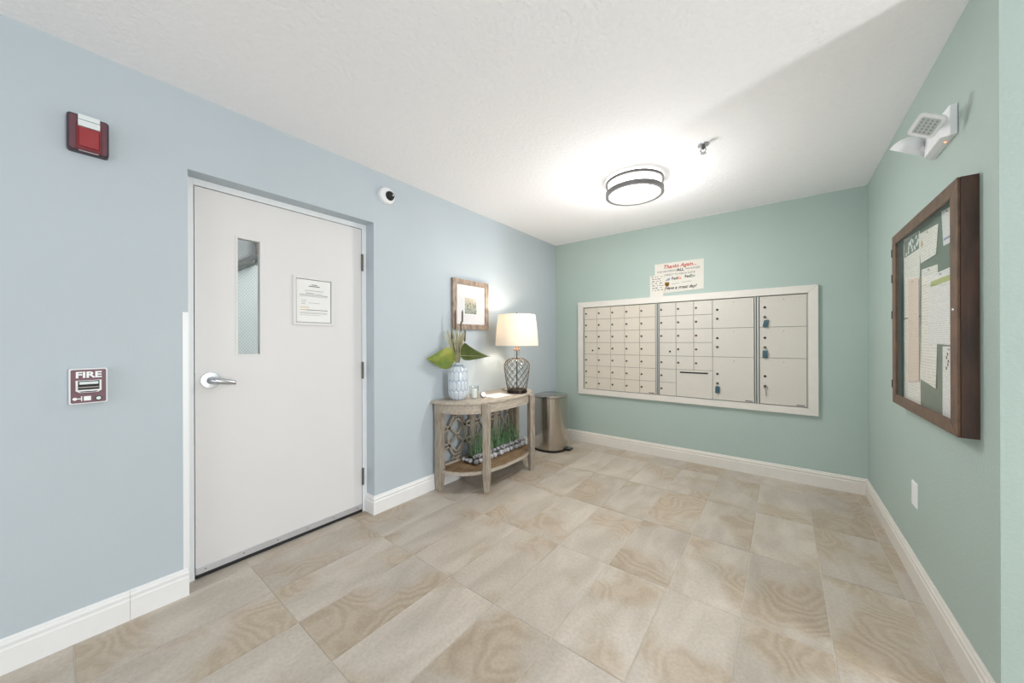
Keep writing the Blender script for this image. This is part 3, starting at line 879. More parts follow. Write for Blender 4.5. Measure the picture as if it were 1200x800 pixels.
for (ya, yb, z, h) in ((0.985, 1.02, 1.585, 0.004), (0.968, 1.035, 1.575, 0.005), (0.945, 1.06, 1.548, 0.002), (0.95, 1.0, 1.531, 0.003), (1.005, 1.05, 1.532, 0.0015), (0.915, 1.085, 1.520, 0.003), (0.915, 1.085, 1.512, 0.0015), (0.925, 0.955, 1.487, 0.0015), (0.925, 0.95, 1.475, 0.0015), (0.965, 1.035, 1.470, 0.0015), (0.925, 0.948, 1.463, 0.0015),
                      (0.917, 1.085, 1.424, 0.0035), (0.917, 1.085, 1.409, 0.0015), (0.917, 1.08, 1.402, 0.0015), (0.917, 1.04, 1.392, 0.0012)):
    tx.box(xa + 0.003, xa + 0.0034, ya, yb, z, z + h)
tx.build('print_lines', 'ink', fn)
tg = MB(); tg.box(xa + 0.003, xa + 0.0034, 0.917, 0.97, 1.440, 1.4435); tg.box(xa + 0.0034, xa + 0.0037, 0.917, 0.955, 1.424, 1.4275)
tg.build('highlighted_line', 'ink_gold', fn)

# framed print
pf = thing('picture_frame', (0, 2.32, 1.333), 'weathered wood picture frame with wide white mat above the vase', 'picture')
PY0, PY1, PZ0, PZ1, FW = 2.086, 2.552, 1.331, 1.781, 0.047
po = [(PY0, PZ0), (PY1, PZ0), (PY1, PZ1), (PY0, PZ1)]
pi_ = [(PY0 + FW, PZ0 + FW), (PY1 - FW, PZ0 + FW), (PY1 - FW, PZ1 - FW), (PY0 + FW, PZ1 - FW)]
for i in range(4):
    j = (i + 1) % 4
    MB().prism([(0.001, *po[i]), (0.001, *po[j]), (0.001, *pi_[j]), (0.001, *pi_[i])], (0.027, 0, 0)).build('frame_bar', 'frame_wood', pf, 0.002)
box(0.001, 0.016, PY0 + FW, PY1 - FW, PZ0 + FW, PZ1 - FW).build('mat', 'mat_board', pf)
box(0.016, 0.0168, 2.228, 2.402, 1.466, 1.632).build('mat_bevel', 'paper', pf)
box(0.0168, 0.0174, 2.238, 2.392, 1.474, 1.622).build('print', 'art', pf)

# ================================================================== CONSOLE TABLE
TYC, THW, TD, TOP = 2.415, 0.562, 0.432, 0.735


def demilune(hw, dep, z, n=40, e=2.6, x0=0.004):
    pts = []
    for i in range(n + 1):
        a = PI * i / n
        c, s = math.cos(a), math.sin(a)
        y = TYC - hw * math.copysign(abs(c) ** (2 / e), c)
        x = x0 + dep * (abs(s) ** (2 / e))
        pts.append((x, y, z))
    return pts


ct = thing('console_table', (0.2, TYC, 0), 'greywashed half-round console table with fretwork back against the blue wall', 'console table')
MB().rings([demilune(THW - 0.006, TD - 0.006, 0.713), demilune(THW, TD, 0.717), demilune(THW, TD, 0.728), demilune(THW - 0.004, TD - 0.004, TOP)]).build('tabletop', 'greywash_rail', ct)


def band(hw, dep, t, z0, z1, x0=0.03):
    mb = MB()
    o0, i0 = demilune(hw, dep, z0, x0=x0), demilune(hw - t, dep - t, z0, x0=x0)
    o1, i1 = demilune(hw, dep, z1, x0=x0), demilune(hw - t, dep - t, z1, x0=x0)
    mb.rings([o0, i0, i1, o1, o0], close=False, cap0=False, cap1=False)
    return mb


band(THW - 0.03, TD - 0.035, 0.018, 0.640, 0.713).build('apron', 'greywash_rail', ct)
sh_ = MB().rings([demilune(THW - 0.035, TD - 0.03, 0.152, x0=0.02), demilune(THW - 0.035, TD - 0.03, 0.174, x0=0.02)]).build('lower_shelf', 'shelf_wood', ct)
band(THW - 0.033, TD - 0.026, 0.012, 0.150, 0.1755, 0.02).build('shelf_edge', 'greywash_rail', ct)


def leg(cx, cy, hx, hy, rot=0.0):
    mb = MB()
    R = Matrix.Rotation(rot, 3, 'Z')

    def ring(ax, ay, z):
        return [tuple(Vector((cx, cy, z)) + R @ Vector((sx * ax, sy * ay, 0))) for sx, sy in ((-1, -1), (1, -1), (1, 1), (-1, 1))]
    mb.rings([ring(hx * 0.66, hy * 0.66, 0.002), ring(hx * 0.95, hy * 0.95, 0.145), ring(hx, hy, 0.150), ring(hx, hy, 0.19), ring(hx * 0.95, hy * 0.95, 0.195), ring(hx * 0.95, hy * 0.95, 0.63), ring(hx, hy, 0.635), ring(hx, hy, 0.7128)])
    return mb.build('leg', 'greywash', ct, 0.0015)


leg(0.062, 1.902, 0.036, 0.027)
leg(0.062, 2.928, 0.036, 0.027)
leg(0.402, 2.100, 0.027, 0.027, 0.35)
leg(0.402, 2.730, 0.027, 0.027, -0.35)
# fretwork back
fx0, fx1 = 0.034, 0.052
fr = MB()
fr.box(fx0, fx1, 1.929, 2.901, 0.176, 0.196); fr.box(fx0, fx1, 1.929, 2.901, 0.625, 0.645)
fr.box(fx0, fx1, 1.929, 1.947, 0.196, 0.625); fr.box(fx0, fx1, 2.883, 2.901, 0.196, 0.625)
fb = fr.build('back_frame', 'greywash_rail', ct)
for yy in (2.30, 2.62):
    box(fx0 - 0.004, fx1 + 0.006, yy - 0.024, yy + 0.024, 0.176, 0.645).build('back_post', 'greywash', ct, 0.001)


def bar_yz(mb, pts, w):
    """flat strip of width w following a polyline in the back plane"""
    P = [Vector((0, y, z)) for y, z in pts]
    L, Rr = [], []
    for i, p in enumerate(P):
        t = (P[min(i + 1, len(P) - 1)] - P[max(i - 1, 0)]).normalized()
        n = Vector((0, -t.z, t.y)) * (w / 2)
        L.append(p + n); Rr.append(p - n)
    rs = [[(fx0 + 0.002, l.y, l.z), (fx1 - 0.002, l.y, l.z), (fx1 - 0.002, r.y, r.z), (fx0 + 0.002, r.y, r.z)] for l, r in zip(L, Rr)]
    mb.rings(rs)


for (ya, yb) in ((1.947, 2.276), (2.324, 2.596), (2.644, 2.883)):
    for k in range(3):
        for sgn in (1, -1):
            mb = MB()
            w_ = yb - ya
            zc = 0.41
            for q in (0, 1):
                pass
            # arcs bowed across the panel: interlaced ogees
            off = (k - 1) * 0.15
            pts = []
            for i in range(13):
                tt = i / 12
                y = ya + w_ * tt
                z = zc + off + sgn * (0.10 * math.cos(PI * tt) + 0.0)
                if 0.196 <= z <= 0.625:
                    pts.append((y, z))
            if len(pts) > 2:
                bar_yz(mb, pts, 0.016)
                mb.build('fret_arc', 'greywash_rail', ct)
    for sgn in (1, -1):
        ym = (ya + yb) / 2
        mb = MB()
        bar_yz(mb, [(ym + sgn * (yb - ya) * 0.33 * math.sin(PI * i / 12) * (1 if i else 1), 0.196 + (0.625 - 0.196) * i / 12) for i in range(13)], 0.016)
        mb.build('fret_arc', 'greywash_rail', ct)

# ---- vase
VX, VY = 0.128, 2.046
vz = thing('vase', (VX, VY, TOP), 'pale blue-white ceramic vase with elongated hexagon facets on the console table', 'vase')
prof = [(0.054, 0.0), (0.066, 0.012), (0.078, 0.035), (0.084, 0.07), (0.085, 0.11), (0.085, 0.16), (0.084, 0.21), (0.080, 0.24), (0.070, 0.262), (0.055, 0.277), (0.040, 0.287), (0.031, 0.293), (0.030, 0.305), (0.031, 0.308), (0.026, 0.308), (0.025, 0.29)]


def vrad(h):
    for (r0, h0), (r1, h1) in zip(prof[:12], prof[1:12]):
        if h0 <= h <= h1:
            return r0 + (r1 - r0) * (h - h0) / (h1 - h0)
    return prof[11][0]


SEG, ROWS = 144, 72
mb = MB()
NC, RH = 13, 0.098
rs, dep = [], []
for j in range(ROWS + 1):
    h = 0.293 * j / ROWS
    ring, dd = [], []
    for i in range(SEG):
        th = 2 * PI * i / SEG
        ds = []
        for row in range(-1, 5):
            cz = 0.04 + row * RH * 0.80
            uu = th / (2 * PI) * NC - (0.5 if row % 2 else 0)
            du = (uu - round(uu))
            for k in (-1, 0, 1):
                ds.append(math.hypot((du + k) * 1.0, (h - cz) / RH * 1.25))
        ds.sort()
        e = min(1, (ds[1] - ds[0]) / 0.30)
        g_ = (1 - e)
        r = vrad(h) * (1 - 0.055 * g_ * min(1, h / 0.03))
        ring.append((VX + r * math.cos(th), VY + r * math.sin(th), TOP + h)); dd.append(g_)
    rs.append(ring); dep.append(dd)
mb.rings(rs, True, True, False)
for j in range(ROWS):
    for i in range(SEG):
        if (dep[j][i] + dep[j + 1][i] + dep[j][(i + 1) % SEG]) / 3 > 0.72 or j > 67:
            mb.mi[j * SEG + i] = 1
vb = mb.build('vase_body', ['glaze', 'glaze_blue'], vz, smooth=True)
MB().lathe([(0.0305, 0.292), (0.030, 0.305), (0.029, 0.309), (0.026, 0.309), (0.025, 0.29)], (VX, VY, TOP), seg=32, cap0=False, cap1=True).build('vase_lip', 'glaze', vz, smooth=True)

# ---- arrangement in the vase. rt/fw: directions across and along the view of the table front
RT = Vector((math.cos(YAW), math.sin(YAW), 0)); FWD = Vector((-math.sin(YAW), math.cos(YAW), 0))
ar = thing('dried_arrangement', (VX, VY, 1.03), 'dried reeds, cattails and two broad green leaves standing in the vase', 'plant')
V0 = Vector((VX, VY, 0))


def vp(l, z, f=0.0):
    return V0 + RT * l + FWD * f + Vector((0, 0, z))


def leaf_mesh(base, tip, side, L, widths, m, droop, name='leaf'):
    """heart-shaped blade from base to tip, widths on either side of the midrib, slightly cupped, 1.2 mm thick"""
    base, tip, side = Vector(base), Vector(tip), Vector(side).normalized()
    ax = tip - base
    nrm = ax.normalized().cross(side).normalized()
    n = 18
    top, rings = [], []
    for i in range(n + 1):
        t = i / n
        c = base + ax * t + Vector((0, 0, -droop * t * t))
        wl_, wr2 = widths(t)
        row = []
        for q in range(-6, 7):
            s = q / 6
            w_ = wl_ if s < 0 else wr2
            ruff = 0.006 * math.sin(8 * t + 5 * s) * abs(s)
            row.append(c + side * (w_ * s) + nrm * (0.10 * w_ * s * s * 1.5 + ruff))
        rings.append(row)
    mb = MB()
    k = 13
    base_n = 0
    for sgn in (0.0006, -0.0006):
        for r in rings:
            mb.v += [tuple(p + nrm * sgn) for p in r]
    for s in (0, 1):
        o = s * (n + 1) * k
        for a in range(n):
            for b in range(k - 1):
                mb.f.append((o + a * k + b, o + a * k + b + 1, o + (a + 1) * k + b + 1, o + (a + 1) * k + b)); mb.mi.append(0)
    o = (n + 1) * k
    for a in range(n):
        for b in (0, k - 1):
            mb.f.append((a * k + b, (a + 1) * k + b, o + (a + 1) * k + b, o + a * k + b)); mb.mi.append(0)
    lo = mb.build(name, m, ar, smooth=True)
    # midrib
    MB().tube([base + ax * (i / n) + Vector((0, 0, -droop * (i / n) ** 2)) + nrm * 0.001 for i in range(n + 1)], [0.0022 * (1 - 0.7 * i / n) for i in range(n + 1)], 5).build('midrib', 'reed', lo)
    return lo


def heart(mx1, mx2):
    def f(t):
        w = (math.sin(PI * min(1, t * 1.0) ** 0.55)) ** 0.85 if 0 < t < 1 else 0.0
        w = max(w, 0.02) * (1 - 0.25 * t)
        return mx1 * w, mx2 * w
    return f


def heart_long(mx1, mx2):
    def f(t):
        if t <= 0: return 0.01, 0.01
        w = math.sin(PI / 2 * min(1, t / 0.26)) ** 0.6 if t < 0.26 else max(0.0, 1 - (t - 0.26) / 0.74) ** 1.55
        return mx1 * max(w, 0.015) * (0.55 + 0.45 * (1 - w)), mx2 * max(w, 0.012)
    return f


leaf_mesh(vp(-0.02, 1.06, -0.03), vp(-0.215, 1.085, -0.20), (RT * 0.25 + Vector((0, 0, 1)) - FWD * 0.25), 0.2, heart(0.088, 0.112), 'leaf', 0.0)
leaf_mesh(vp(0.03, 1.105, -0.03), vp(0.275, 1.098, -0.06), (Vector((0, 0, 1)) + RT * -0.1 - FWD * 0.35), 0.2, heart_long(0.075, 0.120), 'leaf_dark', 0.0)
for (l, z, f_) in ((-0.02, 1.06, -0.03), (0.03, 1.105, -0.03)):
    MB().tube([vp(0, 0.99), vp(l * 0.3, 1.035, f_ * 0.4), vp(l, z, f_)], 0.003, 6).build('leaf_stem', 'leaf', ar)
rr = random.Random(11)
# tan reeds: narrow tapering blades
for (l, z) in ((-0.115, 1.31), (-0.095, 1.33), (-0.07, 1.30), (-0.05, 1.345), (-0.035, 1.30), (-0.01, 1.34), (0.005, 1.30), (0.02, 1.345), (0.035, 1.29), (0.05, 1.33), (0.065, 1.30)):
    f_ = rr.uniform(-0.05, 0.03)
    l0 = l * 0.12
    pts = [vp(l0, 1.0, f_ * 0.1)] + [vp(l0 + (l - l0) * (t ** 1.25), 1.03 + (z - 1.03) * t, f_ * t) for t in (0.05, 0.25, 0.5, 0.75, 0.9, 1.0)]
    MB().tube(pts, [0.0025, 0.0030, 0.0050, 0.0074, 0.0068, 0.0044, 0.0008], 5).build('reed', 'reed', ar)
for (l, zb, zt) in ((-0.022, 1.32, 1.488), (0.040, 1.38, 1.487), (0.028, 1.30, 1.392), (-0.050, 1.24, 1.35), (0.062, 1.22, 1.32), (0.012, 1.12, 1.25), (-0.03, 1.12, 1.25)):
    mb = MB()
    l0 = l * 0.1
    mb.tube([vp(l0, 1.0), vp(l * 0.4, 1.0 + (zb - 1.0) * 0.5), vp(l * 0.93, zb)], 0.0018, 5)
    o = mb.build('cattail_stem', 'reed', ar)
    MB().tube([vp(l * 0.93, zb), vp(l * 0.95, zb + (zt - zb) * 0.12), vp(l * 0.98, zb + (zt - zb) * 0.8), vp(l, zt)], [0.003, 0.0072, 0.0072, 0.0022], 8).build('cattail_head', 'cattail', o)

# ---- table lamp
LX, LY = 0.30, 2.645
tl_ = thing('table_lamp', (LX, LY, TOP), 'table lamp with white drum shade and netted clear glass body', 'table lamp')
MB().lathe([(0.093, 0.001), (0.096, 0.004), (0.096, 0.026), (0.092, 0.031)], (LX, LY, TOP), seg=48).build('base', 'bronze', tl_, smooth=True)
gp = [(0.086, 0.031), (0.092, 0.05), (0.100, 0.10), (0.108, 0.15), (0.115, 0.20), (0.119, 0.24), (0.119, 0.262), (0.113, 0.283), (0.098, 0.302), (0.074, 0.318), (0.050, 0.328), (0.034, 0.338), (0.028, 0.352), (0.027, 0.40)]
gb = MB().lathe(gp, (LX, LY, TOP), seg=48, cap0=True, cap1=False).build('glass_body', 'glass', tl_, smooth=True)
MB().tube([(LX, LY, TOP + 0.032), (LX, LY, TOP + 0.41)], 0.005, 10).build('center_rod', 'bronze', tl_)
MB().lathe([(0.028, 0.398), (0.030, 0.402), (0.030, 0.412), (0.018, 0.418), (0.018, 0.45), (0.012, 0.452)], (LX, LY, TOP), seg=24).build('socket', 'copper', tl_, smooth=True)
NN = 12


def gr(h):
    for (r0, h0), (r1, h1) in zip(gp, gp[1:]):
        if h0 <= h <= h1:
            return r0 + (r1 - r0) * (h - h0) / (h1 - h0)
    return gp[-1][0]


for sgn in (1, -1):
    for k in range(NN):
        pts = []
        for i in range(25):
            t = i / 24
            h = 0.034 + (0.325 - 0.034) * t
            a = 2 * PI * k / NN + sgn * t * 2 * PI * 0.34
            r = gr(h) + 0.0022
            pts.append((LX + r * math.cos(a), LY + r * math.sin(a), TOP + h))
        MB().tube(pts, 0.0021, 5).build('net_cord', 'net', tl_)
nr = MB()
for hh_ in (0.034, 0.325):
    r = gr(hh_) + 0.003
    nr.tube([(LX + r * math.cos(a), LY + r * math.sin(a), TOP + hh_) for a in [2 * PI * i / 32 for i in range(33)]], 0.0026, 6, caps=False)
nr.build('net_ring', 'net', tl_)
SZ0, SZ1 = 1.180, 1.472
shp = [(0.203, SZ0), (0.1985, SZ0 + 0.08), (0.192, SZ0 + 0.17), (0.176, SZ1), (0.1745, SZ1), (0.1905, SZ0 + 0.17), (0.197, SZ0 + 0.08), (0.2015, SZ0), (0.203, SZ0)]
ls = MB().lathe([(r, z - TOP) for r, z in shp], (LX, LY, TOP), seg=64, cap0=False, cap1=False).build('lamp_shade', 'shade', tl_, smooth=True)
hp_ = MB()
for a in (0, 2 * PI / 3, 4 * PI / 3):
    hp_.tube([(LX, LY, SZ1 - 0.012), (LX + 0.175 * math.cos(a), LY + 0.175 * math.sin(a), SZ1 - 0.004)], 0.0012, 5)
hp_.tube([(LX, LY, TOP + 0.45), (LX + 0.03, LY, 1.26), (LX + 0.04, LY, 1.36), (LX, LY, SZ1 - 0.010)], 0.0013, 5)
hp_.build('harp', 'hinge', tl_)
MB().lathe([(0.004, 0), (0.009, 0.006), (0.009, 0.016), (0.004, 0.024)], (LX, LY, SZ1 - 0.002), seg=14).build('finial', 'bronze', tl_, smooth=True)
MB().lathe([(0.013, 0), (0.014, 0.02), (0.028, 0.06), (0.030, 0.085), (0.020, 0.11), (0.006, 0.118)], (LX, LY, TOP + 0.452), seg=20).build('bulb', 'glass', tl_, smooth=True)
bl = bpy.data.lights.new('table_lamp_light', 'POINT'); bl.energy = LAMP_TABLE; bl.color = (1.0, 0.87, 0.70); bl.shadow_soft_size = 0.028
blo = bpy.data.objects.new('table_lamp_light', bl); blo.location = (LX, LY, 1.375); C.objects.link(blo)

MB().tube([(LX - 0.09, LY + 0.03, TOP + 0.0045), (0.14, 2.66, TOP + 0.0035), (0.07, 2.70, TOP + 0.0035), (0.05, 2.76, TOP + 0.0035), (0.02, 2.80, TOP + 0.0035)], 0.0025, 6).build('power_cord', 'net', tl_)

# ---- small things on the table
cg_ = thing('candle_holder', (0.25, 2.125, TOP), 'small clear glass holder with white candle beside the vase', 'candle holder')
cx, cy = 0.215, 2.150
MB().lathe([(0.030, 0.001), (0.036, 0.004), (0.040, 0.05), (0.041, 0.11), (0.039, 0.11), (0.038, 0.05), (0.033, 0.008)], (cx, cy, TOP), seg=32, cap0=True, cap1=True).build('glass', 'glass', cg_, smooth=True)
ca = MB().lathe([(0.024, 0.009), (0.024, 0.075), (0.020, 0.079)], (cx, cy, TOP), seg=24).build('candle', 'candle', cg_, smooth=True)
MB().tube([(cx, cy, TOP + 0.079), (cx + 0.001, cy, TOP + 0.089)], 0.001, 5).build('wick', 'ink_dark', ca)
rd = thing('small_disc', (0.25, 2.225, TOP), 'small round white item with black rim leaning on the tabletop', 'small item')
ax_ = Vector((0.75, -0.2, 0.55)).normalized()
c0 = Vector((0.25, 2.225, TOP + 0.0245))
MB().lathe([(0.026, -0.004), (0.026, 0.004)], c0 - ax_ * 0.004, ax_, 24).build('rim', 'black', rd)
MB().lathe([(0.0235, 0), (0.0225, 0.012), (0.018, 0.014)], c0, ax_, 24).build('white_face', 'white_plastic', rd)
sh2 = MB().hexa([(0.16, 2.30, TOP + 0.0006), (0.345, 2.27, TOP + 0.0006), (0.365, 2.50, TOP + 0.0006), (0.18, 2.53, TOP + 0.0006), (0.16, 2.30, TOP + 0.0016), (0.345, 2.27, TOP + 0.0016), (0.365, 2.50, TOP + 0.0016), (0.18, 2.53, TOP + 0.0016)])
tag(sh2.build('paper_sheet', 'paper'), 'blank white paper sheet lying on the console table beside the lamp', 'paper')

# ---- grass planter on the shelf
SZ = 0.1762
gp_ = thing('grass_planter', (0.18, 2.5, SZ), 'long tray of grey pebbles with artificial green grass on the lower shelf', 'planter')
box(0.095, 0.225, 2.14, 2.86, SZ, SZ + 0.03).build('tray', 'soil', gp_, 0.004)
rr = random.Random(5)
peb = []
for q in range(3):
    bm = bmesh.new()
    bmesh.ops.create_icosphere(bm, subdivisions=2, radius=1.0)
    for v in bm.verts:
        v.co *= 1 + rr.uniform(-0.09, 0.09)
    me = bpy.data.meshes.new('pebble'); bm.to_mesh(me); bm.free()
    me.materials.append(M['pebble'])
    for p in me.polygons: p.use_smooth = True
    peb.append(me)


def pebble(x, y, z, s):
    o = inst('pebble', peb[rr.randrange(3)], gp_, (x, y, z))
    o.scale = (s * rr.uniform(0.75, 1.05), s * rr.uniform(0.8, 1.05), s * rr.uniform(0.65, 0.95))
    o.rotation_euler = (rr.uniform(-0.4, 0.4), rr.uniform(-0.4, 0.4), rr.uniform(0, 3))


y = 2.15
while y < 2.86:
    pebble(0.240, y, SZ + 0.024, 0.027)
    pebble(0.208, y + 0.022, SZ + 0.054, 0.024)
    if rr.random() < 0.6: pebble(0.222, y + 0.02, SZ + 0.064, 0.018)
    y += 0.047
for x in (0.10, 0.14, 0.18):
    pebble(x, 2.14, SZ + 0.025, 0.022); pebble(x, 2.865, SZ + 0.025, 0.022)
gm = MB()
for q in range(420):
    x, y = rr.uniform(0.10, 0.20), rr.uniform(2.20, 2.84)
    h = rr.uniform(0.10, 0.29)
    az = rr.uniform(0, 2 * PI); ln = rr.uniform(0.02, 0.15)
    wd = rr.uniform(0.0022, 0.004)
    dx, dy = math.cos(az) * ln, math.sin(az) * ln
    px, py = -math.sin(az) * wd, math.cos(az) * wd
    a = [(x - px, y - py, SZ + 0.03), (x + px, y + py, SZ + 0.03)]
    n = len(gm.v)
    rows = []
    for t in (0, 0.4, 0.75, 1.0):
        cxx, cyy, cz = max(0.056, x + dx * t * t), y + dy * t * t, SZ + 0.03 + h * t - ln * 0.35 * t * t
        k_ = (1 - t * 0.9)
        gm.v += [(cxx - px * k_, cyy - py * k_, cz), (cxx + px * k_, cyy + py * k_, cz), (cxx + math.cos(az) * wd * 0.4 * k_, cyy + math.sin(az) * wd * 0.4 * k_, cz)]
    for a_ in range(3):
        for b_ in range(3):
            c_ = (b_ + 1) % 3
            gm.f.append((n + a_ * 3 + b_, n + a_ * 3 + c_, n + (a_ + 1) * 3 + c_, n + (a_ + 1) * 3 + b_)); gm.mi.append(0)
tag(gm.build('grass', 'grass', gp_), kind='stuff')

# ================================================================== TRASH CAN
tc_ = thing('trash_can', (0.2, 3.43, 0), 'stainless steel step trash can with flat lid in the corner', 'trash can')


def dshape(grow, z, n=48):
    pts = []
    cx, cy, ax, ay = 0.208, 3.432, 0.170 + grow, 0.184 + grow
    for i in range(n):
        a = 2 * PI * i / n
        c, s = math.cos(a), math.sin(a)
        e = 2.2 if c > 0 else 3.6
        pts.append((cx + ax * math.copysign(abs(c) ** (2 / e), c), cy + ay * math.copysign(abs(s) ** (2 / e), s), z))
    return pts


MB().rings([dshape(0.003, 0.001), dshape(0.004, 0.022), dshape(0.0, 0.024)]).build('base_ring', 'black', tc_, smooth=True)
MB().rings([dshape(-0.002, 0.0245), dshape(-0.002, 0.590)]).build('body', 'stainless', tc_, smooth=True)
MB().rings([dshape(-0.006, 0.5905), dshape(-0.006, 0.5945)]).build('lid_gap', 'black', tc_)
MB().rings([dshape(0.002, 0.595), dshape(0.003, 0.611), dshape(-0.004, 0.619), dshape(-0.012, 0.621)]).build('lid', 'lid', tc_, smooth=True)
pd = MB().hexa([(0.35, 3.425, 0.006), (0.425, 3.44, 0.006), (0.425, 3.525, 0.006), (0.33, 3.535, 0.006), (0.35, 3.425, 0.026), (0.425, 3.44, 0.022), (0.425, 3.525, 0.022), (0.33, 3.535, 0.026)]).build('pedal', 'black', tc_, 0.004)
MB().hexa([(0.385, 3.445, 0.0225), (0.42, 3.452, 0.0225), (0.42, 3.515, 0.0225), (0.385, 3.515, 0.0225), (0.385, 3.445, 0.0285), (0.42, 3.452, 0.0265), (0.42, 3.515, 0.0265), (0.385, 3.515, 0.0285)]).build('pedal_plate', 'lid', pd, 0.001)

# ================================================================== CEILING
cl_ = thing('ceiling_lamp', (1.408, 2.655, H), 'round flush ceiling lamp with white drum diffuser and nickel rings', 'ceiling lamp')
CL = (1.408, 2.655, H)
MB().lathe([(0.192, -0.002), (0.192, -0.100), (0.186, -0.104), (0.10, -0.106), (0.01, -0.107)], CL, seg=64, cap0=False, cap1=True).build('diffuser', 'glow', cl_, smooth=True)


def ringband(r0, r1, z0, z1, seg=64):
    mb = MB()
    mb.lathe([(r0, z0), (r1, z0), (r1, z1), (r0, z1), (r0, z0)], CL, seg=seg, cap0=False, cap1=False)
    return mb


ringband(0.186, 0.209, -0.118, -0.086).build('lower_ring', 'nickel', cl_, 0.0)
ringband(0.193, 0.207, -0.034, -0.014).build('upper_ring', 'nickel', cl_, 0.0)
box(1.408 - 0.165, 1.408 - 0.162, 2.655 - 0.1085, 2.655 - 0.1055, H - 0.092, H - 0.027).build('seam_bar', 'nickel', cl_)

for kind_, pw_, dz_ in (('POINT', ROOM_FILL, 0.50), ('AREA', LAMP_DOWN, 0.1145)):  # point: added room fill hung below the lamp; area disk: the lamp underside
    dl = bpy.data.lights.new('ceiling_lamp_and_fill', kind_); dl.energy = pw_; dl.color = (1.0, 0.99, 0.98)
    if kind_ == 'POINT': dl.shadow_soft_size = 0.10
    else: dl.shape = 'DISK'; dl.size = 0.36
    dlo = bpy.data.objects.new('ceiling_lamp_and_fill', dl); dlo.location = (CL[0], CL[1], H - dz_ - (0.006 if kind_ == 'AREA' else 0)); C.objects.link(dlo)

sp = thing('sprinkler_head', (1.905, 2.445, H), 'small chrome fire sprinkler head on the white ceiling', 'sprinkler')
SP = (1.905, 2.445, H)
MB().lathe([(0.033, -0.0005), (0.031, -0.006), (0.020, -0.009), (0.013, -0.010)], SP, seg=28).build('escutcheon', 'satin', sp, smooth=True)
st_ = MB(); st_.lathe([(0.011, -0.010), (0.011, -0.022), (0.006, -0.024), (0.006, -0.030)], SP, seg=16)
st_.build('body', 'hinge', sp)
for s in (1, -1):
    MB().tube([(SP[0] + s * 0.010, SP[1], H - 0.022), (SP[0] + s * 0.016, SP[1], H - 0.036), (SP[0] + s * 0.004, SP[1], H - 0.052)], 0.0025, 6).build('frame_arm', 'hinge', sp)
MB().lathe([(0.016, -0.052), (0.016, -0.0545)], SP, seg=20).build('deflector', 'satin', sp)

# ================================================================== RIGHT WALL
# emergency light
em = thing('emergency_light', (W, 2.22, 2.013), 'white twin-head emergency light high on the green wall', 'emergency light')
XW = W - 0.0008
bd = MB()
oy0, oy1, oz0, oz1 = 2.098, 2.343, 2.012, 2.128
bd.rings([[(XW, oy0, oz0), (XW, oy1, oz0), (XW, oy1, oz1), (XW, oy0, oz1)], [(W - 0.020, oy0, oz0), (W - 0.020, oy1, oz0), (W - 0.020, oy1, oz1), (W - 0.020, oy0, oz1)],
          [(W - 0.040, oy0 + 0.03, oz0 + 0.006), (W - 0.040, oy1 - 0.03, oz0 + 0.006), (W - 0.036, oy1 - 0.03, oz1 - 0.02), (W - 0.036, oy0 + 0.03, oz1 - 0.02)]])
eb = bd.build('housing', 'white_plastic', em, 0.0025)
MB().lathe([(0.004, 0), (0.003, 0.002)], (W - 0.016, 2.165, oz0 + 0.0005), (0, 0, -1), 12).build('indicator_led', 'led', eb)
CF = FWD; CR = RT; UPZ = Vector((0, 0, 1))


def camray(u, v, depth):
    return Vector((CAMX, 0, CAMH)) + CF * depth + CR * ((u - 600) / FPX * depth) - UPZ * ((v - 400) / FPX * depth)


# near lamp head: a square LED panel tilted down into the room
hTL, hTR, hBL = Vector((2.7088, 2.0078, 2.0881)), Vector((2.7773, 2.0061, 2.0438)), Vector((2.6811, 2.0704, 2.0427))
e1, e2 = (hTR - hTL) / 2, (hBL - hTL) / 2
hc = hTL + e1 + e2
hn = e1.cross(e2).normalized()
if hn.z > 0: hn = -hn


def rsq(c, a, b, k, r=0.28, n=4):
    pts = []
    for (sa, sb2, a0) in ((1, 1, 0), (-1, 1, PI / 2), (-1, -1, PI), (1, -1, 1.5 * PI)):
        for i in range(n + 1):
            t = a0 + i * PI / 2 / n
            pts.append(c + a * k * (sa * (1 - r) + r * math.cos(t)) + b * k * (sb2 * (1 - r) + r * math.sin(t)))
    return pts


h1 = MB().rings([rsq(hc - hn * 0.034, e1, e2, 0.5), rsq(hc - hn * 0.022, e1, e2, 0.88), rsq(hc - hn * 0.006, e1, e2, 1.0), rsq(hc, e1, e2, 0.97)]).build('lamp_head', 'white_plastic', em, smooth=True)
h1['label'] = 'square white lamp head with a grid of small lights'
MB().rings([rsq(hc, e1, e2, 0.72, 0.2), rsq(hc + hn * 0.0012, e1, e2, 0.70, 0.2)]).build('led_panel', 'led_panel', h1)
gl_ = MB()
for a in range(4):
    for b in range(5):
        cc = hc + hn * 0.0012 + e1 * (-0.5 + a * 0.33) + e2 * (-0.52 + b * 0.26)
        gl_.rings([rsq(cc, e1, e2, 0.075, 0.3, 1), rsq(cc + hn * 0.002, e1, e2, 0.06, 0.3, 1)])
gl_.build('led_grid', 'stair_grey', h1)
MB().tube([hc - hn * 0.03, Vector((W - 0.034, 2.16, 2.07))], 0.012, 10).build('swivel', 'white_plastic', em)
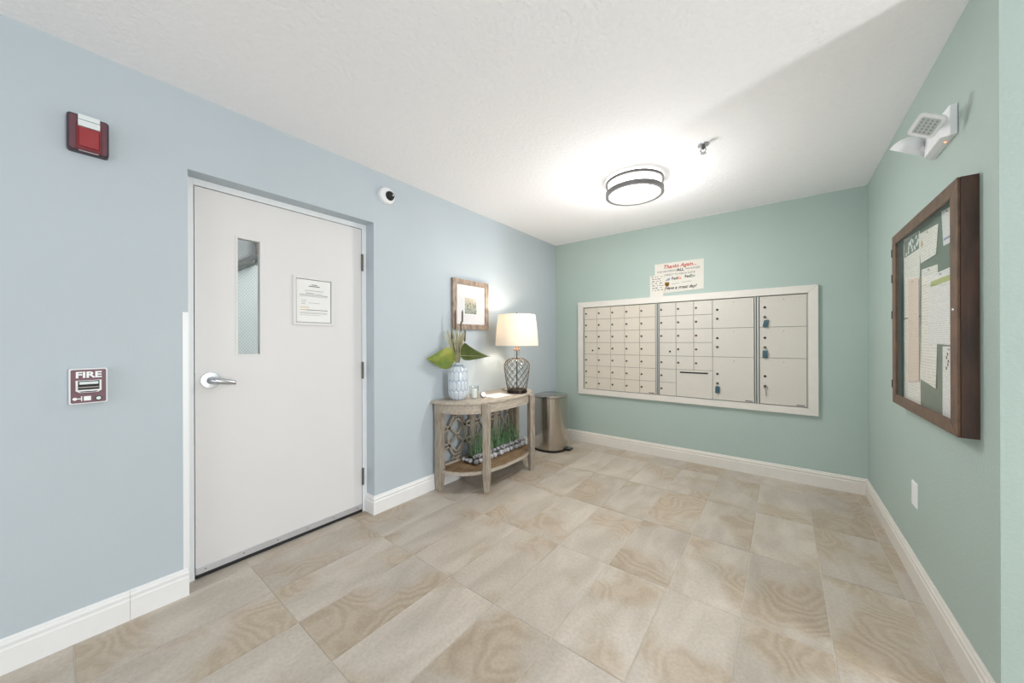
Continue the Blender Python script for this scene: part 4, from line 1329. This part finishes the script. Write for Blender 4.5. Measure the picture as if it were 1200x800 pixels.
# far lamp head: seen from behind, domed
hA, hB = Vector((2.698, 2.326, 2.090)), Vector((2.793, 2.405, 2.067))
h2c = (hA + hB) / 2
hd2 = MB()
u_ = (hA - hB) / 2
dm_ax = (Vector((0, 0, 0.80)) - CF * 0.60); dm_ax = (dm_ax - u_.normalized() * dm_ax.dot(u_.normalized())).normalized(); w_ = dm_ax.cross(u_.normalized())
rs = []
for (k_, h_) in ((1.0, -0.006), (1.0, 0.0), (0.95, 0.018), (0.82, 0.036), (0.58, 0.052), (0.25, 0.060)):
    rs.append(rsq(h2c + dm_ax * h_, u_, w_ * 0.045, k_, 0.55))
hd2.rings(rs)
hd2.build('lamp_head', 'white_plastic', em, smooth=True)
MB().tube([h2c + dm_ax * 0.02, Vector((W - 0.026, 2.335, 2.06))], 0.013, 10).build('swivel', 'white_plastic', em)

# bulletin case
bc = thing('bulletin_case', (W, 2.37, 0.88), 'walnut-framed glass bulletin case with green felt on the right wall', 'bulletin board')
BY0, BY1, BZ0, BZ1, BD = 1.919, 2.822, 0.879, 1.790, 0.050
IY0, IY1, IZ0_, IZ1_ = 1.986, 2.752, 0.930, 1.738
xf, xb_ = W - BD, W - 0.001
oc = [(BY0, BZ0), (BY1, BZ0), (BY1, BZ1), (BY0, BZ1)]
ic = [(IY0, IZ0_), (IY1, IZ0_), (IY1, IZ1_), (IY0, IZ1_)]
for i in range(4):
    j = (i + 1) % 4
    MB().prism([(xf, *oc[i]), (xf, *oc[j]), (xf, *ic[j]), (xf, *ic[i])], (0.008, 0, 0)).build('door_rail', 'walnut_front', bc, 0.0025)
    oi_ = [(oc[i][0] + (0.018 if oc[i][0] < 2.3 else -0.018), oc[i][1] + (0.018 if oc[i][1] < 1.3 else -0.018)), (oc[j][0] + (0.018 if oc[j][0] < 2.3 else -0.018), oc[j][1] + (0.018 if oc[j][1] < 1.3 else -0.018))]
    MB().prism([(xf + 0.0083, *oc[i]), (xf + 0.0083, *oc[j]), (xf + 0.0083, *oi_[1]), (xf + 0.0083, *oi_[0])], (BD - 0.0093, 0, 0)).build('case_side', 'walnut', bc)
box(W - 0.018, xb_, BY0 + 0.018, BY1 - 0.018, BZ0 + 0.018, BZ1 - 0.018).build('felt_panel', 'felt', bc)
box(xf + 0.004, xf + 0.007, IY0, IY1, IZ0_, IZ1_).build('glass_pane', 'case_glass', bc)
for z in (1.70, 1.56, 1.36, 0.98):
    box(xf - 0.002, xf + 0.012, BY1 + 0.0003, BY1 + 0.006, z - 0.022, z + 0.022).build('hinge', 'black', bc)
MB().lathe([(0.006, 0), (0.005, 0.003)], (xf, 1.955, 1.33), (-1, 0, 0), 12).build('lock', 'satin', bc)
# back board edge standing off the wall (dark line behind the case)
papers = [
    ('tall flyer with leafy photo header at far top of the bulletin case', 'print_white', [(2.748, 1.755), (2.480, 1.737), (2.478, 1.335), (2.745, 1.338)], 0),
    ('pale pink sheet overlapping the far-side flyers in the bulletin case', 'print_pink', [(2.657, 1.53), (2.483, 1.515), (2.482, 1.024), (2.663, 1.007)], 2),
    ('lower far flyer under the pink sheet in the bulletin case', 'print_white', [(2.749, 1.330), (2.478, 1.330), (2.470, 0.905), (2.749, 0.912)], 0),
    ('tilted letter with round brown emblem in the bulletin case', 'print_white', [(2.491, 1.721), (2.227, 1.704), (2.255, 1.582), (2.457, 1.578)], 1),
    ('narrow note at top near corner of the bulletin case', 'print_fine', [(2.198, 1.745), (2.050, 1.731), (2.040, 1.597), (2.177, 1.600)], 0),
    ('long cream sheet curling at its lower edge in the bulletin case', 'print_white', [(2.452, 1.548), (2.242, 1.538), (2.255, 1.016), (2.460, 1.040)], 0),
    ('bright white sheet with lime bar at its top in the bulletin case', 'print_fine', [(2.347, 1.502), (2.045, 1.502), (2.040, 1.201), (2.350, 1.205)], 1),
    ('bottom near sheet with small brown figures in the bulletin case', 'print_fine', [(2.189, 1.195), (2.040, 1.197), (2.040, 0.91), (2.192, 0.913)], 0),
]
for lab, m_, q, lay in papers:
    xp = W - 0.0186 - 0.0016 * lay
    t = thing('pinned_sheet', (xp, q[3][0], q[3][1]), lab, 'paper', 'sheets pinned in the bulletin case')
    mb = MB()
    n = 6
    rs = []
    for i in range(n + 1):
        s = i / n
        a = (q[0][0] * (1 - s) + q[3][0] * s, q[0][1] * (1 - s) + q[3][1] * s)
        b = (q[1][0] * (1 - s) + q[2][0] * s, q[1][1] * (1 - s) + q[2][1] * s)
        curl = 0.004 * s ** 3 if 'curling' in lab else 0.0
        rs.append([(xp - curl, *a), (xp - 0.0006 - curl, *a), (xp - 0.0006 - curl, *b), (xp - curl, *b)])
    mb.rings(rs)
    mb.build('sheet', m_, t)
    xq = xp - 0.0007
    if 'leafy' in lab:
        box(xq - 0.0006, xq, 2.49, 2.735, 1.655, 1.735).build('photo_header', 'felt', t)
        bb = MB()
        rr = random.Random(9)
        for i in range(16):
            yy, zz = rr.uniform(2.5, 2.72), rr.uniform(1.662, 1.728)
            bb.lathe([(0.011, 0), (0.008, 0.0006)], (xq - 0.0006, yy, zz), (-1, 0, 0), 7)
        bb.build('photo_leaves', 'paper', t)
    if 'emblem' in lab:
        MB().lathe([(0.016, 0), (0.016, 0.0005)], (xq, 2.44, 1.665), (-1, 0, 0), 16).build('emblem', 'stair_tan', t)
    if 'lime' in lab:
        box(xq - 0.0005, xq, 2.09, 2.32, 1.452, 1.474).build('lime_bar', 'lime', t)
    if 'figures' in lab:
        bb = MB(); rr = random.Random(2)
        for i in range(5):
            bb.lathe([(0.007, 0), (0.007, 0.0005)], (xq, 2.135 + 0.012 * math.sin(i * 2), 1.165 - i * 0.014), (-1, 0, 0), 8)
        bb.build('figures', 'ink_brown', t)
    if 'narrow note' in lab:
        box(xq - 0.0005, xq, 2.06, 2.17, 1.618, 1.628).build('blue_line', 'ink_blue', t)
    yt = (q[0][0] + q[1][0]) / 2
    MB().lathe([(0.004, 0), (0.004, 0.004)], (xp - 0.0006, yt, (q[0][1] + q[1][1]) / 2 - 0.012), (-1, 0, 0), 10).build('pin', 'satin', t)

# blank wall plate
op = thing('wall_plate', (W, 2.65, 0.37), 'blank white wall plate low on the green wall', 'wall plate')
MB().rings([[(XW, 2.606, 0.375), (XW, 2.694, 0.375), (XW, 2.694, 0.500), (XW, 2.606, 0.500)], [(W - 0.003, 2.606, 0.375), (W - 0.003, 2.694, 0.375), (W - 0.003, 2.694, 0.500), (W - 0.003, 2.606, 0.500)],
            [(W - 0.006, 2.610, 0.379), (W - 0.006, 2.690, 0.379), (W - 0.006, 2.690, 0.496), (W - 0.006, 2.610, 0.496)]]).build('plate', 'white_plastic', op)
for z in (0.405, 0.470):
    MB().lathe([(0.0035, 0), (0.003, 0.001)], (W - 0.006, 2.65, z), (-1, 0, 0), 10).build('screw', 'white_plastic', op)

for o in bpy.data.objects:
    if '_o' in o.keys():
        del o['_o']
